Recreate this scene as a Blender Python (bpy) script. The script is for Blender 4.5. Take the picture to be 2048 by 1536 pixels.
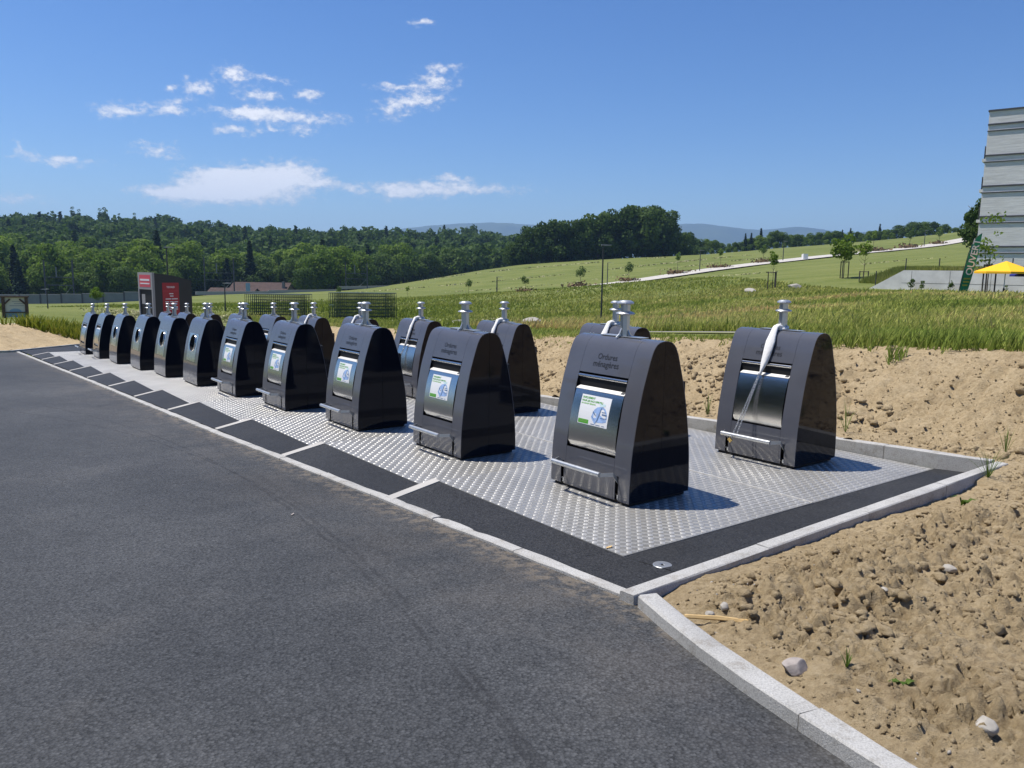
import bpy, math, random
import numpy as np
from mathutils import Vector, Matrix

# ------------------------------------------------------------------ camera, sky, sun, exposure
S = bpy.context.scene
for o in list(bpy.data.objects):
    bpy.data.objects.remove(o)
COL = S.collection
R = math.radians
CAM_Z = 1.6
cam_d = bpy.data.cameras.new('camera'); cam = bpy.data.objects.new('camera', cam_d); COL.objects.link(cam)
cam_d.sensor_width = 36.0; cam_d.lens = 1571.3 / 2048 * 36.0
cam_d.clip_start = 0.05; cam_d.clip_end = 60000
cam.matrix_world = Matrix.Translation((0, 0, CAM_Z)) @ Matrix.Rotation(R(90 - 8.264), 4, 'X') @ Matrix.Rotation(R(0.8347), 4, 'Z')
S.camera = cam
S.view_settings.view_transform = 'Standard'; S.view_settings.look = 'None'
S.view_settings.gamma = 1.0; S.view_settings.exposure = 0.35
S.view_settings.use_curve_mapping = False
S.render.engine = 'CYCLES'
S.cycles.max_bounces = 6; S.cycles.diffuse_bounces = 3; S.cycles.glossy_bounces = 3
S.cycles.transmission_bounces = 3; S.cycles.volume_bounces = 0; S.cycles.transparent_max_bounces = 8
S.cycles.caustics_reflective = False; S.cycles.caustics_refractive = False
S.cycles.sample_clamp_indirect = 6.0

SUN = Vector((-0.4325, 0.102, 1.0)).normalized()
SUN_EL = math.asin(SUN.z); SUN_AZ = math.atan2(SUN.x, SUN.y)
sd = bpy.data.lights.new('sun', 'SUN'); sd.energy = 5.0; sd.angle = R(0.53); sd.color = (1.0, 0.95, 0.87)
so = bpy.data.objects.new('sun', sd); COL.objects.link(so)
so.rotation_euler = SUN.to_track_quat('Z', 'Y').to_euler()

def build_world():
    w = bpy.data.worlds.new('World'); S.world = w; w.use_nodes = True
    nt = w.node_tree; N = nt.nodes; L = nt.links; N.clear()
    out = N.new('ShaderNodeOutputWorld'); bg = N.new('ShaderNodeBackground')
    sky = N.new('ShaderNodeTexSky'); sky.sky_type = 'NISHITA'; sky.sun_disc = False
    sky.sun_elevation = SUN_EL; sky.sun_rotation = SUN_AZ
    sky.altitude = 400; sky.air_density = 1.0; sky.dust_density = 0.1; sky.ozone_density = 6.0
    bg.inputs[1].default_value = 0.1
    def math_(op, a, b=None, c=None):
        n = N.new('ShaderNodeMath'); n.operation = op
        for i, v in enumerate((a, b, c)):
            if v is None: continue
            if isinstance(v, (int, float)): n.inputs[i].default_value = v
            else: L.new(v, n.inputs[i])
        return n.outputs[0]
    def vm(op, a, b=None, c=None):
        n = N.new('ShaderNodeVectorMath'); n.operation = op
        for i, v in enumerate((a, b, c)):
            if v is None: continue
            if isinstance(v, tuple): n.inputs[i].default_value = v
            else: L.new(v, n.inputs[i])
        return n
    tc = N.new('ShaderNodeTexCoord')
    sep = N.new('ShaderNodeSeparateXYZ'); L.new(tc.outputs['Generated'], sep.inputs[0])
    az = math_('MULTIPLY', math_('ARCTAN2', sep.outputs[0], sep.outputs[1]), 57.29578)
    el = math_('MULTIPLY', math_('ARCSINE', sep.outputs[2]), 57.29578)
    cmb = N.new('ShaderNodeCombineXYZ'); L.new(az, cmb.inputs[0]); L.new(el, cmb.inputs[1])
    # ragged edges: warp the angles with noise
    nz = N.new('ShaderNodeTexNoise'); nz.inputs['Scale'].default_value = 42; nz.inputs['Detail'].default_value = 3; nz.inputs['Roughness'].default_value = 0.62
    st = vm('MULTIPLY', tc.outputs['Generated'], (1, 1, 1.7)); L.new(st.outputs[0], nz.inputs['Vector'])
    wv = vm('SUBTRACT', nz.outputs['Color'], (0.5, 0.5, 0.5))
    wv = vm('MULTIPLY', wv.outputs[0], (2.2, 1.0, 0))
    P = vm('ADD', cmb.outputs[0], wv.outputs[0]).outputs[0]
    acc = None
    for (a, e, sx, sy, k) in CLOUDS:
        q = vm('MULTIPLY_ADD', P, (1 / sx, 1 / sy, 0), (-a / sx, -e / sy, 0))
        d = vm('DOT_PRODUCT', q.outputs[0], q.outputs[0]).outputs['Value']
        g = math_('POWER', 0.36788, d)
        acc = math_('MULTIPLY', g, k) if acc is None else math_('MULTIPLY_ADD', g, k, acc)
    # the same kind of scattered fair-weather cloud elsewhere round the sky
    n3 = N.new('ShaderNodeTexNoise'); n3.inputs['Scale'].default_value = 5.0; n3.inputs['Detail'].default_value = 3
    L.new(vm('MULTIPLY', tc.outputs['Generated'], (1, 1, 2.6)).outputs[0], n3.inputs['Vector'])
    rest = math_('MULTIPLY', math_('MAXIMUM', math_('SUBTRACT', n3.outputs['Fac'], 0.58), 0.0), 6.0)
    mr = N.new('ShaderNodeMapRange'); mr.interpolation_type = 'SMOOTHSTEP'
    L.new(math_('ABSOLUTE', az), mr.inputs[0]); mr.inputs[1].default_value = 42; mr.inputs[2].default_value = 60
    acc = math_('MULTIPLY_ADD', rest, mr.outputs[0], acc)
    n2 = N.new('ShaderNodeTexNoise'); n2.inputs['Scale'].default_value = 95; n2.inputs['Detail'].default_value = 5; n2.inputs['Roughness'].default_value = 0.65
    L.new(st.outputs[0], n2.inputs['Vector'])
    dens = math_('MULTIPLY_ADD', math_('SUBTRACT', n2.outputs['Fac'], 0.5), 2.3, acc)
    al = N.new('ShaderNodeMapRange'); al.interpolation_type = 'SMOOTHSTEP'
    L.new(dens, al.inputs[0]); al.inputs[1].default_value = 0.14; al.inputs[2].default_value = 1.35; al.inputs[4].default_value = 0.93
    gate = N.new('ShaderNodeMapRange'); gate.interpolation_type = 'SMOOTHSTEP'
    L.new(acc, gate.inputs[0]); gate.inputs[1].default_value = 0.04; gate.inputs[2].default_value = 0.22
    alpha = math_('MULTIPLY', al.outputs[0], gate.outputs[0])
    cr = N.new('ShaderNodeMapRange'); L.new(dens, cr.inputs[0]); cr.inputs[1].default_value = 0.5; cr.inputs[2].default_value = 1.5
    cr.inputs[3].default_value = 6.6; cr.inputs[4].default_value = 8.6
    cc = N.new('ShaderNodeCombineXYZ')
    L.new(cr.outputs[0], cc.inputs[0]); L.new(cr.outputs[0], cc.inputs[1]); L.new(math_('MULTIPLY', cr.outputs[0], 1.05), cc.inputs[2])
    mix = N.new('ShaderNodeMix'); mix.data_type = 'RGBA'
    hs = N.new('ShaderNodeHueSaturation'); hs.inputs['Hue'].default_value = 0.51; hs.inputs['Saturation'].default_value = 1.2; hs.inputs['Value'].default_value = 1.0; L.new(sky.outputs[0], hs.inputs['Color'])
    L.new(alpha, mix.inputs['Factor']); L.new(hs.outputs[0], mix.inputs[6]); L.new(cc.outputs[0], mix.inputs[7])
    w.cycles.sampling_method = 'MANUAL'; w.cycles.sample_map_resolution = 256
    L.new(mix.outputs[2], bg.inputs[0]); L.new(bg.outputs[0], out.inputs[0])

# clouds: azimuth, elevation, half widths (degrees), weight
CLOUDS = [(-19.07, 12.38, 1.01, 0.52, 1.32), (-16.71, 12.21, 1.3, 0.21, 0.75), (-21.35, 11.31, 0.98, 0.52, 0.98), (-22.91, 11.19, 0.31, 0.21, 0.8), (-17.63, 11.15, 1.25, 0.43, 1.03), (-14.2, 11.48, 0.76, 0.39, 1.09), (-25.97, 9.54, 1.25, 0.48, 1.09), (-24.28, 9.99, 0.61, 0.28, 0.52), (-22.81, 10.0, 1.04, 0.49, 1.03), (-18.05, 10.07, 1.66, 0.32, 0.86), (-15.81, 9.91, 3.99, 0.44, 1.03), (-19.04, 8.88, 1.39, 0.29, 0.86), (-17.09, 9.0, 0.45, 0.22, 0.8), (-14.85, 9.07, 1.37, 0.29, 0.75), (-6.52, 16.2, 0.86, 0.21, 0.86), (-5.32, 13.65, 1.27, 0.29, 0.92), (-5.73, 12.75, 1.43, 0.51, 1.15), (-8.42, 12.24, 1.66, 0.22, 0.92), (-6.7, 11.48, 1.83, 0.44, 1.03), (-8.6, 10.79, 1.27, 0.63, 0.86), (-31.47, 7.04, 0.39, 0.46, 0.69), (-29.51, 6.27, 2.2, 0.31, 0.98), (-23.74, 7.31, 1.51, 0.46, 0.86), (-24.39, 4.71, 1.17, 0.36, 1.03), (-22.45, 4.62, 1.59, 0.62, 1.26), (-20.11, 5.25, 2.38, 0.93, 1.38), (-17.55, 5.6, 2.25, 1.05, 1.38), (-15.25, 6.13, 1.72, 0.91, 1.32), (-20.08, 6.09, 2.19, 0.33, 0.86), (-13.43, 5.67, 1.17, 0.31, 0.98), (-11.4, 5.47, 1.18, 0.39, 0.69), (-8.47, 5.29, 1.61, 0.55, 0.92), (-6.36, 5.48, 3.04, 0.51, 0.75), (-4.43, 6.31, 1.38, 0.27, 0.98), (-2.48, 5.64, 3.68, 0.35, 0.86), (-31.63, 3.88, 1.45, 0.31, 0.92), (-18.87, 4.52, 4.89, 0.49, 0.52)]
build_world()

# ------------------------------------------------------------------ helpers
rng = np.random.default_rng(7)
random.seed(7)
GX, GY = 0.01862, -0.04038                       # the site falls away from the road at about 4 %
ANG = R(-52.3)
EX = np.array([math.cos(ANG), math.sin(ANG)]); EY = np.array([-math.sin(ANG), math.cos(ANG)])
F1 = np.array([0.9254, 6.5713])
def W(a, b, z): q = F1 + a * EX + b * EY; return (q[0], q[1], z)
def to_local(x, y): dx = x - F1[0]; dy = y - F1[1]; return dx * EX[0] + dy * EX[1], dx * EY[0] + dy * EY[1]
def P0(a, b): return -0.2481 + 0.04334 * a - 0.00996 * b
def plane(x, y): return GX * x + GY * y

def me_new(name, V, F, smooth=None):
    """mesh from vertex array and face array/list; smooth = angle in degrees"""
    m = bpy.data.meshes.new(name)
    V = np.asarray(V, dtype=np.float32)
    if isinstance(F, np.ndarray):
        n, k = F.shape
        m.vertices.add(len(V)); m.vertices.foreach_set('co', V.ravel())
        m.loops.add(n * k); m.loops.foreach_set('vertex_index', F.astype(np.int32).ravel())
        m.polygons.add(n); m.polygons.foreach_set('loop_start', np.arange(0, n * k, k, dtype=np.int32))
        m.update(calc_edges=True)
    else:
        m.from_pydata([tuple(map(float, v)) for v in V], [], [tuple(int(i) for i in f) for f in F]); m.update()
    if smooth is not None:
        m.polygons.foreach_set('use_smooth', np.ones(len(m.polygons), dtype=bool))
        if smooth < 179: m.set_sharp_from_angle(angle=R(smooth))
    return m
def ob(name, mesh, mat=None, parent=None, loc=None, rotz=None):
    o = bpy.data.objects.new(name, mesh); COL.objects.link(o)
    if mat is not None and mesh is not None and len(mesh.materials) == 0: mesh.materials.append(mat)
    if parent is not None: o.parent = parent
    if loc is not None: o.location = loc
    if rotz is not None: o.rotation_euler = (0, 0, rotz)
    return o
def tag(o, label=None, cat=None, group=None, kind=None):
    if label: o['label'] = label
    if cat: o['category'] = cat
    if group: o['group'] = group
    if kind: o['kind'] = kind
    return o
def empty(name, loc=(0, 0, 0), rotz=0):
    o = bpy.data.objects.new(name, None); COL.objects.link(o); o.location = loc; o.rotation_euler = (0, 0, rotz)
    o.empty_display_size = 0.2
    return o
def copy_tree(o, parent=None):
    c = o.copy(); COL.objects.link(c); c.parent = parent
    for ch in o.children: copy_tree(ch, c)
    return c

class MB:
    """collects simple solids into one mesh"""
    def __init__(s): s.V = []; s.F = []
    def add(s, V, F):
        n = len(s.V); s.V += [tuple(v) for v in V]; s.F += [tuple(i + n for i in f) for f in F]; return s
    def box(s, c, d, rotz=0, M=None):
        x, y, z = d[0] / 2, d[1] / 2, d[2] / 2
        V = [(-x, -y, -z), (x, -y, -z), (x, y, -z), (-x, y, -z), (-x, -y, z), (x, -y, z), (x, y, z), (-x, y, z)]
        cs, sn = math.cos(rotz), math.sin(rotz)
        if M is not None: V = [tuple(M @ Vector(v)) for v in V]
        V = [(v[0] * cs - v[1] * sn + c[0], v[0] * sn + v[1] * cs + c[1], v[2] + c[2]) for v in V]
        return s.add(V, [(0, 3, 2, 1), (4, 5, 6, 7), (0, 1, 5, 4), (1, 2, 6, 5), (2, 3, 7, 6), (3, 0, 4, 7)])
    def tube(s, pts, rad, n=8, cap=True):
        pts = [Vector(p) for p in pts]
        if not isinstance(rad, (list, tuple)): rad = [rad] * len(pts)
        V = []; F = []; u = None
        for i, p in enumerate(pts):
            t = (pts[min(i + 1, len(pts) - 1)] - pts[max(i - 1, 0)]).normalized()
            if u is None: u = t.orthogonal().normalized()
            u = (u - t * u.dot(t)).normalized(); w = t.cross(u)
            for k in range(n):
                a = 2 * math.pi * k / n; q = p + (u * math.cos(a) + w * math.sin(a)) * rad[i]; V.append(tuple(q))
        for i in range(len(pts) - 1):
            for k in range(n):
                k2 = (k + 1) % n; F.append((i * n + k, i * n + k2, (i + 1) * n + k2, (i + 1) * n + k))
        if cap: F.append(tuple(range(n - 1, -1, -1))); F.append(tuple((len(pts) - 1) * n + k for k in range(n)))
        return s.add(V, F)
    def lathe(s, prof, n=20, c=(0, 0, 0)):
        V = []; F = []
        for (r, z) in prof:
            for k in range(n):
                a = 2 * math.pi * (k + .5) / n; V.append((c[0] + r * math.cos(a), c[1] + r * math.sin(a), c[2] + z))
        for i in range(len(prof) - 1):
            for k in range(n):
                k2 = (k + 1) % n; F.append((i * n + k, i * n + k2, (i + 1) * n + k2, (i + 1) * n + k))
        F.append(tuple(range(n - 1, -1, -1))); F.append(tuple((len(prof) - 1) * n + k for k in range(n)))
        return s.add(V, F)
    def prism(s, poly, axis, lo, hi):
        """extrude a 2-D polygon; axis x: poly=(y,z); y: (x,z); z: (x,y)"""
        n = len(poly)
        def P(p, t): return {'x': (t, p[0], p[1]), 'y': (p[0], t, p[1]), 'z': (p[0], p[1], t)}[axis]
        V = [P(p, lo) for p in poly] + [P(p, hi) for p in poly]
        F = [tuple(range(n - 1, -1, -1)), tuple(range(n, 2 * n))] + [(i, (i + 1) % n, (i + 1) % n + n, i + n) for i in range(n)]
        return s.add(V, F)
    def mesh(s, name, smooth=None):
        m = me_new(name, s.V, s.F, smooth)
        import bmesh
        b = bmesh.new(); b.from_mesh(m); bmesh.ops.recalc_face_normals(b, faces=b.faces); b.to_mesh(m); b.free()
        if smooth is not None and smooth < 179: m.set_sharp_from_angle(angle=R(smooth))
        return m
    def build(s, name, mat, parent=None, smooth=None, loc=None, rotz=None): return ob(name, s.mesh(name, smooth), mat, parent, loc, rotz)

# ---- value noise for numpy
def _hash(ix, iy, seed):
    h = (ix.astype(np.int64) * 374761393 + iy.astype(np.int64) * 668265263 + seed * 974711) & 0x7fffffff
    h = ((h ^ (h >> 13)) * 1274126177) & 0x7fffffff
    return ((h ^ (h >> 16)) & 0xffff) / 65535.0
def vnoise(x, y, seed=0):
    ix = np.floor(x); iy = np.floor(y); fx = x - ix; fy = y - iy
    fx = fx * fx * (3 - 2 * fx); fy = fy * fy * (3 - 2 * fy)
    a = _hash(ix, iy, seed); b = _hash(ix + 1, iy, seed); c = _hash(ix, iy + 1, seed); d = _hash(ix + 1, iy + 1, seed)
    return (a * (1 - fx) + b * fx) * (1 - fy) + (c * (1 - fx) + d * fx) * fy
def fbm(x, y, oct=4, seed=0, gain=.5):
    s = 0; k = 1; t = 0
    for i in range(oct): s = s + k * vnoise(x * 2 ** i + 13.7 * i, y * 2 ** i - 7.1 * i, seed + i); t += k; k *= gain
    return s / t
def worley(x, y, seed=0):
    ix = np.floor(x); iy = np.floor(y); d1 = np.full(x.shape, 9.0); d2 = np.full(x.shape, 9.0); cid = np.zeros(x.shape)
    for dx in (-1, 0, 1):
        for dy in (-1, 0, 1):
            cx = ix + dx; cy = iy + dy; px = cx + _hash(cx, cy, seed); py = cy + _hash(cx, cy, seed + 5)
            d = np.hypot(px - x, py - y); n = d < d1
            d2 = np.where(n, d1, np.minimum(d2, d)); cid = np.where(n, _hash(cx, cy, seed + 9), cid); d1 = np.where(n, d, d1)
    return d1, d2, cid

# ------------------------------------------------------------------ materials
def mat_new(name):
    m = bpy.data.materials.new(name); m.use_nodes = True; nt = m.node_tree
    return m, nt, nt.nodes['Principled BSDF']
def simple(name, col, rough=.5, metal=0, spec=.5, var=0, scale=8, bump=0, bscale=40, coat=0):
    m, nt, p = mat_new(name)
    p.inputs['Base Color'].default_value = (*col, 1); p.inputs['Roughness'].default_value = rough
    p.inputs['Metallic'].default_value = metal; p.inputs['Specular IOR Level'].default_value = spec
    p.inputs['Coat Weight'].default_value = coat
    if var or bump:
        tc = nt.nodes.new('ShaderNodeTexCoord')
    if var:
        n = nt.nodes.new('ShaderNodeTexNoise'); n.inputs['Scale'].default_value = scale; n.inputs['Detail'].default_value = 6
        nt.links.new(tc.outputs['Object'], n.inputs['Vector'])
        h = nt.nodes.new('ShaderNodeMapRange'); h.inputs[3].default_value = 1 - var; h.inputs[4].default_value = 1 + var; h.inputs[1].default_value = .25; h.inputs[2].default_value = .75
        nt.links.new(n.outputs['Fac'], h.inputs[0])
        v = nt.nodes.new('ShaderNodeVectorMath'); v.operation = 'SCALE'; v.inputs[0].default_value = col
        nt.links.new(h.outputs[0], v.inputs['Scale']); nt.links.new(v.outputs[0], p.inputs['Base Color'])
    if bump:
        n = nt.nodes.new('ShaderNodeTexNoise'); n.inputs['Scale'].default_value = bscale; n.inputs['Detail'].default_value = 5
        nt.links.new(tc.outputs['Object'], n.inputs['Vector'])
        b = nt.nodes.new('ShaderNodeBump'); b.inputs['Strength'].default_value = bump; b.inputs['Distance'].default_value = .01
        nt.links.new(n.outputs['Fac'], b.inputs['Height']); nt.links.new(b.outputs[0], p.inputs['Normal'])
    return m
def node_lib(nt):
    N = nt.nodes; L = nt.links
    def noise(vec, scale, detail=5, rough=.55):
        n = N.new('ShaderNodeTexNoise'); n.inputs['Scale'].default_value = scale; n.inputs['Detail'].default_value = detail; n.inputs['Roughness'].default_value = rough
        L.new(vec, n.inputs['Vector']); return n.outputs['Fac']
    def ramp(fac, stops):
        r = N.new('ShaderNodeValToRGB'); e = r.color_ramp.elements
        e[0].position, e[0].color = stops[0][0], (*stops[0][1], 1); e[1].position, e[1].color = stops[-1][0], (*stops[-1][1], 1)
        for p, c in stops[1:-1]: q = e.new(p); q.color = (*c, 1)
        L.new(fac, r.inputs[0]); return r.outputs[0]
    def mix(f, a, b, mode='MIX'):
        n = N.new('ShaderNodeMix'); n.data_type = 'RGBA'; n.blend_type = mode
        for s, v in ((n.inputs['Factor'], f), (n.inputs[6], a), (n.inputs[7], b)):
            if isinstance(v, (int, float)): s.default_value = v
            elif isinstance(v, tuple): s.default_value = (*v, 1)
            else: L.new(v, s)
        return n.outputs[2]
    def m_(op, a, b=0, c=0):
        n = N.new('ShaderNodeMath'); n.operation = op
        for i, v in enumerate((a, b, c)):
            if isinstance(v, (int, float)): n.inputs[i].default_value = v
            else: L.new(v, n.inputs[i])
        return n.outputs[0]
    def bump(h, s, d, p, prev=None):
        b = N.new('ShaderNodeBump'); b.inputs['Strength'].default_value = s; b.inputs['Distance'].default_value = d
        L.new(h, b.inputs['Height'])
        if prev is not None: L.new(prev, b.inputs['Normal'])
        if p is not None: L.new(b.outputs[0], p.inputs['Normal'])
        return b.outputs[0]
    return noise, ramp, mix, m_, bump

def asphalt(name, c0, c1, grain, dusty=.0, rough=.62, marks=False):
    m, nt, p = mat_new(name); noise, ramp, mix, m_, bump = node_lib(nt)
    g = nt.nodes.new('ShaderNodeNewGeometry'); v = g.outputs['Position']
    vo = nt.nodes.new('ShaderNodeTexVoronoi'); vo.inputs['Scale'].default_value = grain; nt.links.new(v, vo.inputs['Vector'])
    st = ramp(vo.outputs['Distance'], [(0.0, c1), (.55, c0), (.8, tuple(x * .45 for x in c0))])
    tint = ramp(noise(vo.outputs['Color'], 3, 1), [(.3, tuple(x * .75 for x in c0)), (.7, tuple(x * 1.35 for x in c1))])
    c = mix(.5, st, tint)
    big = noise(v, .45, 6, .6)
    c = mix(1.0, c, ramp(big, [(.3, (.82, .83, .85)), (.7, (1.18, 1.17, 1.15))]), 'MULTIPLY')
    mid = noise(v, 3.2, 5, .6)
    c = mix(1.0, c, ramp(mid, [(.3, (.88, .88, .88)), (.75, (1.1, 1.1, 1.1))]), 'MULTIPLY')
    if dusty:
        d = noise(v, .9, 7, .7); f = m_('MULTIPLY', m_('MAXIMUM', m_('SUBTRACT', d, .55), 0), dusty * 3)
        c = mix(f, c, (.17, .135, .095))
    if marks:
        def vdist(q):
            n = nt.nodes.new('ShaderNodeVectorMath'); n.operation = 'DISTANCE'; nt.links.new(fl.outputs[0], n.inputs[0]); n.inputs[1].default_value = (*q, 0); return n.outputs['Value']
        fl = nt.nodes.new('ShaderNodeVectorMath'); fl.operation = 'MULTIPLY'; nt.links.new(v, fl.inputs[0]); fl.inputs[1].default_value = (1, 1, 0)
        dt = nt.nodes.new('ShaderNodeVectorMath'); dt.operation = 'DOT_PRODUCT'; nt.links.new(fl.outputs[0], dt.inputs[0]); dt.inputs[1].default_value = (float(EY[0]), float(EY[1]), 0)
        lb = m_('SUBTRACT', dt.outputs['Value'], float(F1 @ EY))            # distance from the bins' front line
        def band(x, lo, hi):
            r = nt.nodes.new('ShaderNodeMapRange'); r.interpolation_type = 'SMOOTHSTEP'; nt.links.new(x, r.inputs[0]); r.inputs[1].default_value = lo; r.inputs[2].default_value = hi; return r.outputs[0]
        # brown dust swept up along the kerb
        dust = m_('MULTIPLY', band(lb, -3.3, -1.75), band(noise(v, 1.6, 6, .7), .38, .66)); c = mix(m_('MULTIPLY', dust, .09), c, (.20, .155, .105))
        grit = m_('MULTIPLY', band(lb, -2.0, -1.72), band(noise(v, 9, 5, .7), .45, .6)); c = mix(m_('MULTIPLY', grit, .4), c, (.26, .21, .15))
        # dark tyre arcs
        for (q, rad, w_, st_) in ARCS:
            e = m_('ABSOLUTE', m_('SUBTRACT', m_('ADD', vdist(q), m_('MULTIPLY', noise(v, 2.5, 3), .05)), rad))
            k = m_('SUBTRACT', 1.0, band(e, w_ * .25, w_)); k = m_('MULTIPLY', m_('MULTIPLY', k, st_), band(noise(v, 5, 4, .6), .3, .6)); c = mix(k, c, (.018, .018, .019))
        # lighter worn lanes and older darker patches
        c = mix(1.0, c, ramp(noise(v, .22, 5, .55), [(.35, (.84, .85, .86)), (.65, (1.16, 1.15, 1.14))]), 'MULTIPLY')
        oil = band(noise(v, 1.15, 3, .5), .70, .76); c = mix(m_('MULTIPLY', oil, .2), c, (.022, .022, .024))
    nt.links.new(c, p.inputs['Base Color']); p.inputs['Roughness'].default_value = rough; p.inputs['Specular IOR Level'].default_value = .22
    b = bump(vo.outputs['Distance'], .5, .004, None)
    bump(noise(v, grain * 2.2, 3), .3, .003, p, b)
    return m
MAT = {}
ARCS = [((-24.15, -8.03), 26.507, 0.022, 0.45), ((107.63, 79.82), 131.786, 0.05, 0.15), ((-18.33, -4.81), 19.926, 0.022, 0.45)]
MAT['road'] = asphalt('road asphalt', (.030, .032, .0345), (.088, .091, .0955), 80, .10, .70, True)
MAT['tile'] = asphalt('fresh asphalt', (.017, .018, .020), (.046, .047, .050), 80, .08)

def soil_mat():
    m, nt, p = mat_new('dry soil'); noise, ramp, mix, m_, bump = node_lib(nt)
    v = nt.nodes.new('ShaderNodeNewGeometry').outputs['Position']
    c = ramp(noise(v, 2.2, 8, .65), [(.25, (.28, .205, .115)), (.5, (.43, .332, .198)), (.75, (.53, .425, .27))])
    c = mix(.5, c, ramp(noise(v, 26, 6, .7), [(.3, (.19, .138, .076)), (.52, (.45, .35, .212)), (.78, (.64, .535, .375))]))
    nt.links.new(c, p.inputs['Base Color']); p.inputs['Roughness'].default_value = .95; p.inputs['Specular IOR Level'].default_value = .1
    b = bump(noise(v, 48, 8, .75), 1.0, .03, None)
    bump(noise(v, 240, 4, .7), .6, .004, p, b)
    return m
MAT['soil'] = soil_mat()

def granite():
    m, nt, p = mat_new('grey granite'); noise, ramp, mix, m_, bump = node_lib(nt)
    v = nt.nodes.new('ShaderNodeNewGeometry').outputs['Position']
    c = ramp(noise(v, 130, 3, .7), [(.3, (.20, .20, .20)), (.48, (.40, .395, .38)), (.7, (.56, .555, .54))])
    c = mix(.35, c, ramp(noise(v, 4, 6, .6), [(.3, (.27, .26, .235)), (.7, (.5, .49, .47))]))
    dd = m_('MULTIPLY', m_('MAXIMUM', m_('SUBTRACT', noise(v, 7, 7, .75), .52), 0), 3.2); c = mix(dd, c, (.17, .14, .10))
    nt.links.new(c, p.inputs['Base Color']); p.inputs['Roughness'].default_value = .85; p.inputs['Specular IOR Level'].default_value = .2
    bump(noise(v, 110, 5, .7), .7, .006, p)
    return m
MAT['granite'] = granite()
MAT['concrete'] = simple('cast concrete', (.42, .405, .38), .9, spec=.2, var=.14, scale=3.5, bump=.3, bscale=60)
MAT['mortar'] = simple('mortar', (.25, .235, .21), .95, spec=.1, bump=.3)

def alu():
    m, nt, p = mat_new('aluminium tread plate'); noise, ramp, mix, m_, bump = node_lib(nt)
    v = nt.nodes.new('ShaderNodeNewGeometry').outputs['Position']
    n = noise(v, 1.3, 6, .6)
    c = ramp(n, [(.3, (.25, .247, .238)), (.7, (.35, .346, .334))])
    d = noise(v, 5, 6, .65)
    c = mix(m_('MULTIPLY', m_('MAXIMUM', m_('SUBTRACT', d, .52), 0), 2.4), c, (.42, .39, .34))
    nt.links.new(c, p.inputs['Base Color']); p.inputs['Metallic'].default_value = .45
    r = m_('MULTIPLY_ADD', noise(v, 2.4, 5), .2, .30); nt.links.new(r, p.inputs['Roughness'])
    bump(noise(v, 400, 2), .12, .001, p)
    return m
MAT['alu'] = alu()
MAT['bar'] = simple('polished tread bars', (.52, .51, .48), .33, metal=.5, var=.2, scale=2.2)
def paint():
    m, nt, p = mat_new('anthracite paint'); noise, ramp, mix, m_, bump = node_lib(nt)
    v0 = nt.nodes.new('ShaderNodeTexCoord').outputs['Object']; oi = nt.nodes.new('ShaderNodeObjectInfo')
    ad = nt.nodes.new('ShaderNodeVectorMath'); ad.operation = 'ADD'; nt.links.new(v0, ad.inputs[0]); nt.links.new(oi.outputs['Location'], ad.inputs[1]); v = ad.outputs[0]
    sp = nt.nodes.new('ShaderNodeSeparateXYZ'); nt.links.new(v0, sp.inputs[0])
    c = ramp(noise(v, 2.5, 5), [(.3, (.080, .084, .102)), (.7, (.092, .097, .117))])
    low = nt.nodes.new('ShaderNodeMapRange'); nt.links.new(sp.outputs[2], low.inputs[0]); low.inputs[1].default_value = .35; low.inputs[2].default_value = .0
    dust = m_('MULTIPLY', m_('MULTIPLY_ADD', low.outputs[0], .30, .035), m_('MULTIPLY', m_('MAXIMUM', m_('SUBTRACT', noise(v, 9, 7, .75), .40), 0), 3.0))
    nt.links.new(mix(dust, c, (.30, .26, .20)), p.inputs['Base Color'])
    nt.links.new(m_('MULTIPLY_ADD', noise(v, 3, 6, .65), .08, .05), p.inputs['Roughness']); p.inputs['Specular IOR Level'].default_value = .5
    bump(noise(v, 2.1, 2), .035, .05, p)
    return m
MAT['paint'] = paint()
MAT['gloss'] = simple('gloss black panel', (.006, .0075, .013), .05, spec=.2)
def steel(name, col=(.56, .55, .53), r=.22, aniso=True):
    m, nt, p = mat_new(name); noise, ramp, mix, m_, bump = node_lib(nt)
    tc = nt.nodes.new('ShaderNodeTexCoord'); mp = nt.nodes.new('ShaderNodeMapping'); mp.inputs['Scale'].default_value = (2, 90, 90) if aniso else (5, 5, 5)
    nt.links.new(tc.outputs['Object'], mp.inputs['Vector'])
    n = noise(mp.outputs[0], 3, 3)
    nt.links.new(ramp(n, [(.2, tuple(x * .9 for x in col)), (.8, col)]), p.inputs['Base Color'])
    nt.links.new(m_('MULTIPLY_ADD', n, .12, r - .06), p.inputs['Roughness']); p.inputs['Metallic'].default_value = 1
    bump(n, .12, .001, p)
    return m
MAT['steel'] = steel('brushed steel', r=.2)
MAT['satin'] = simple('satin steel', (.72, .71, .69), .42, metal=.55)
MAT['galv'] = steel('galvanised steel', (.52, .535, .545), .38, False)
MAT['galv'].node_tree.nodes['Principled BSDF'].inputs['Metallic'].default_value = .75
MAT['black'] = simple('black rubber', (.012, .012, .013), .6, spec=.3)
MAT['letter'] = simple('black lettering', (.008, .008, .010), .5)
MAT['sticker'] = simple('white sticker', (.78, .79, .80), .35)
MAT['green'] = simple('green print', (.09, .36, .03), .4)
MAT['lime'] = simple('light green print', (.28, .55, .16), .4)
MAT['bagblue'] = simple('pale blue print', (.30, .44, .72), .4, var=.25, scale=20)
MAT['bagdark'] = simple('grey blue print', (.12, .19, .33), .4)
MAT['bagpale'] = simple('pale teal print', (.55, .72, .74), .4)
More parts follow.
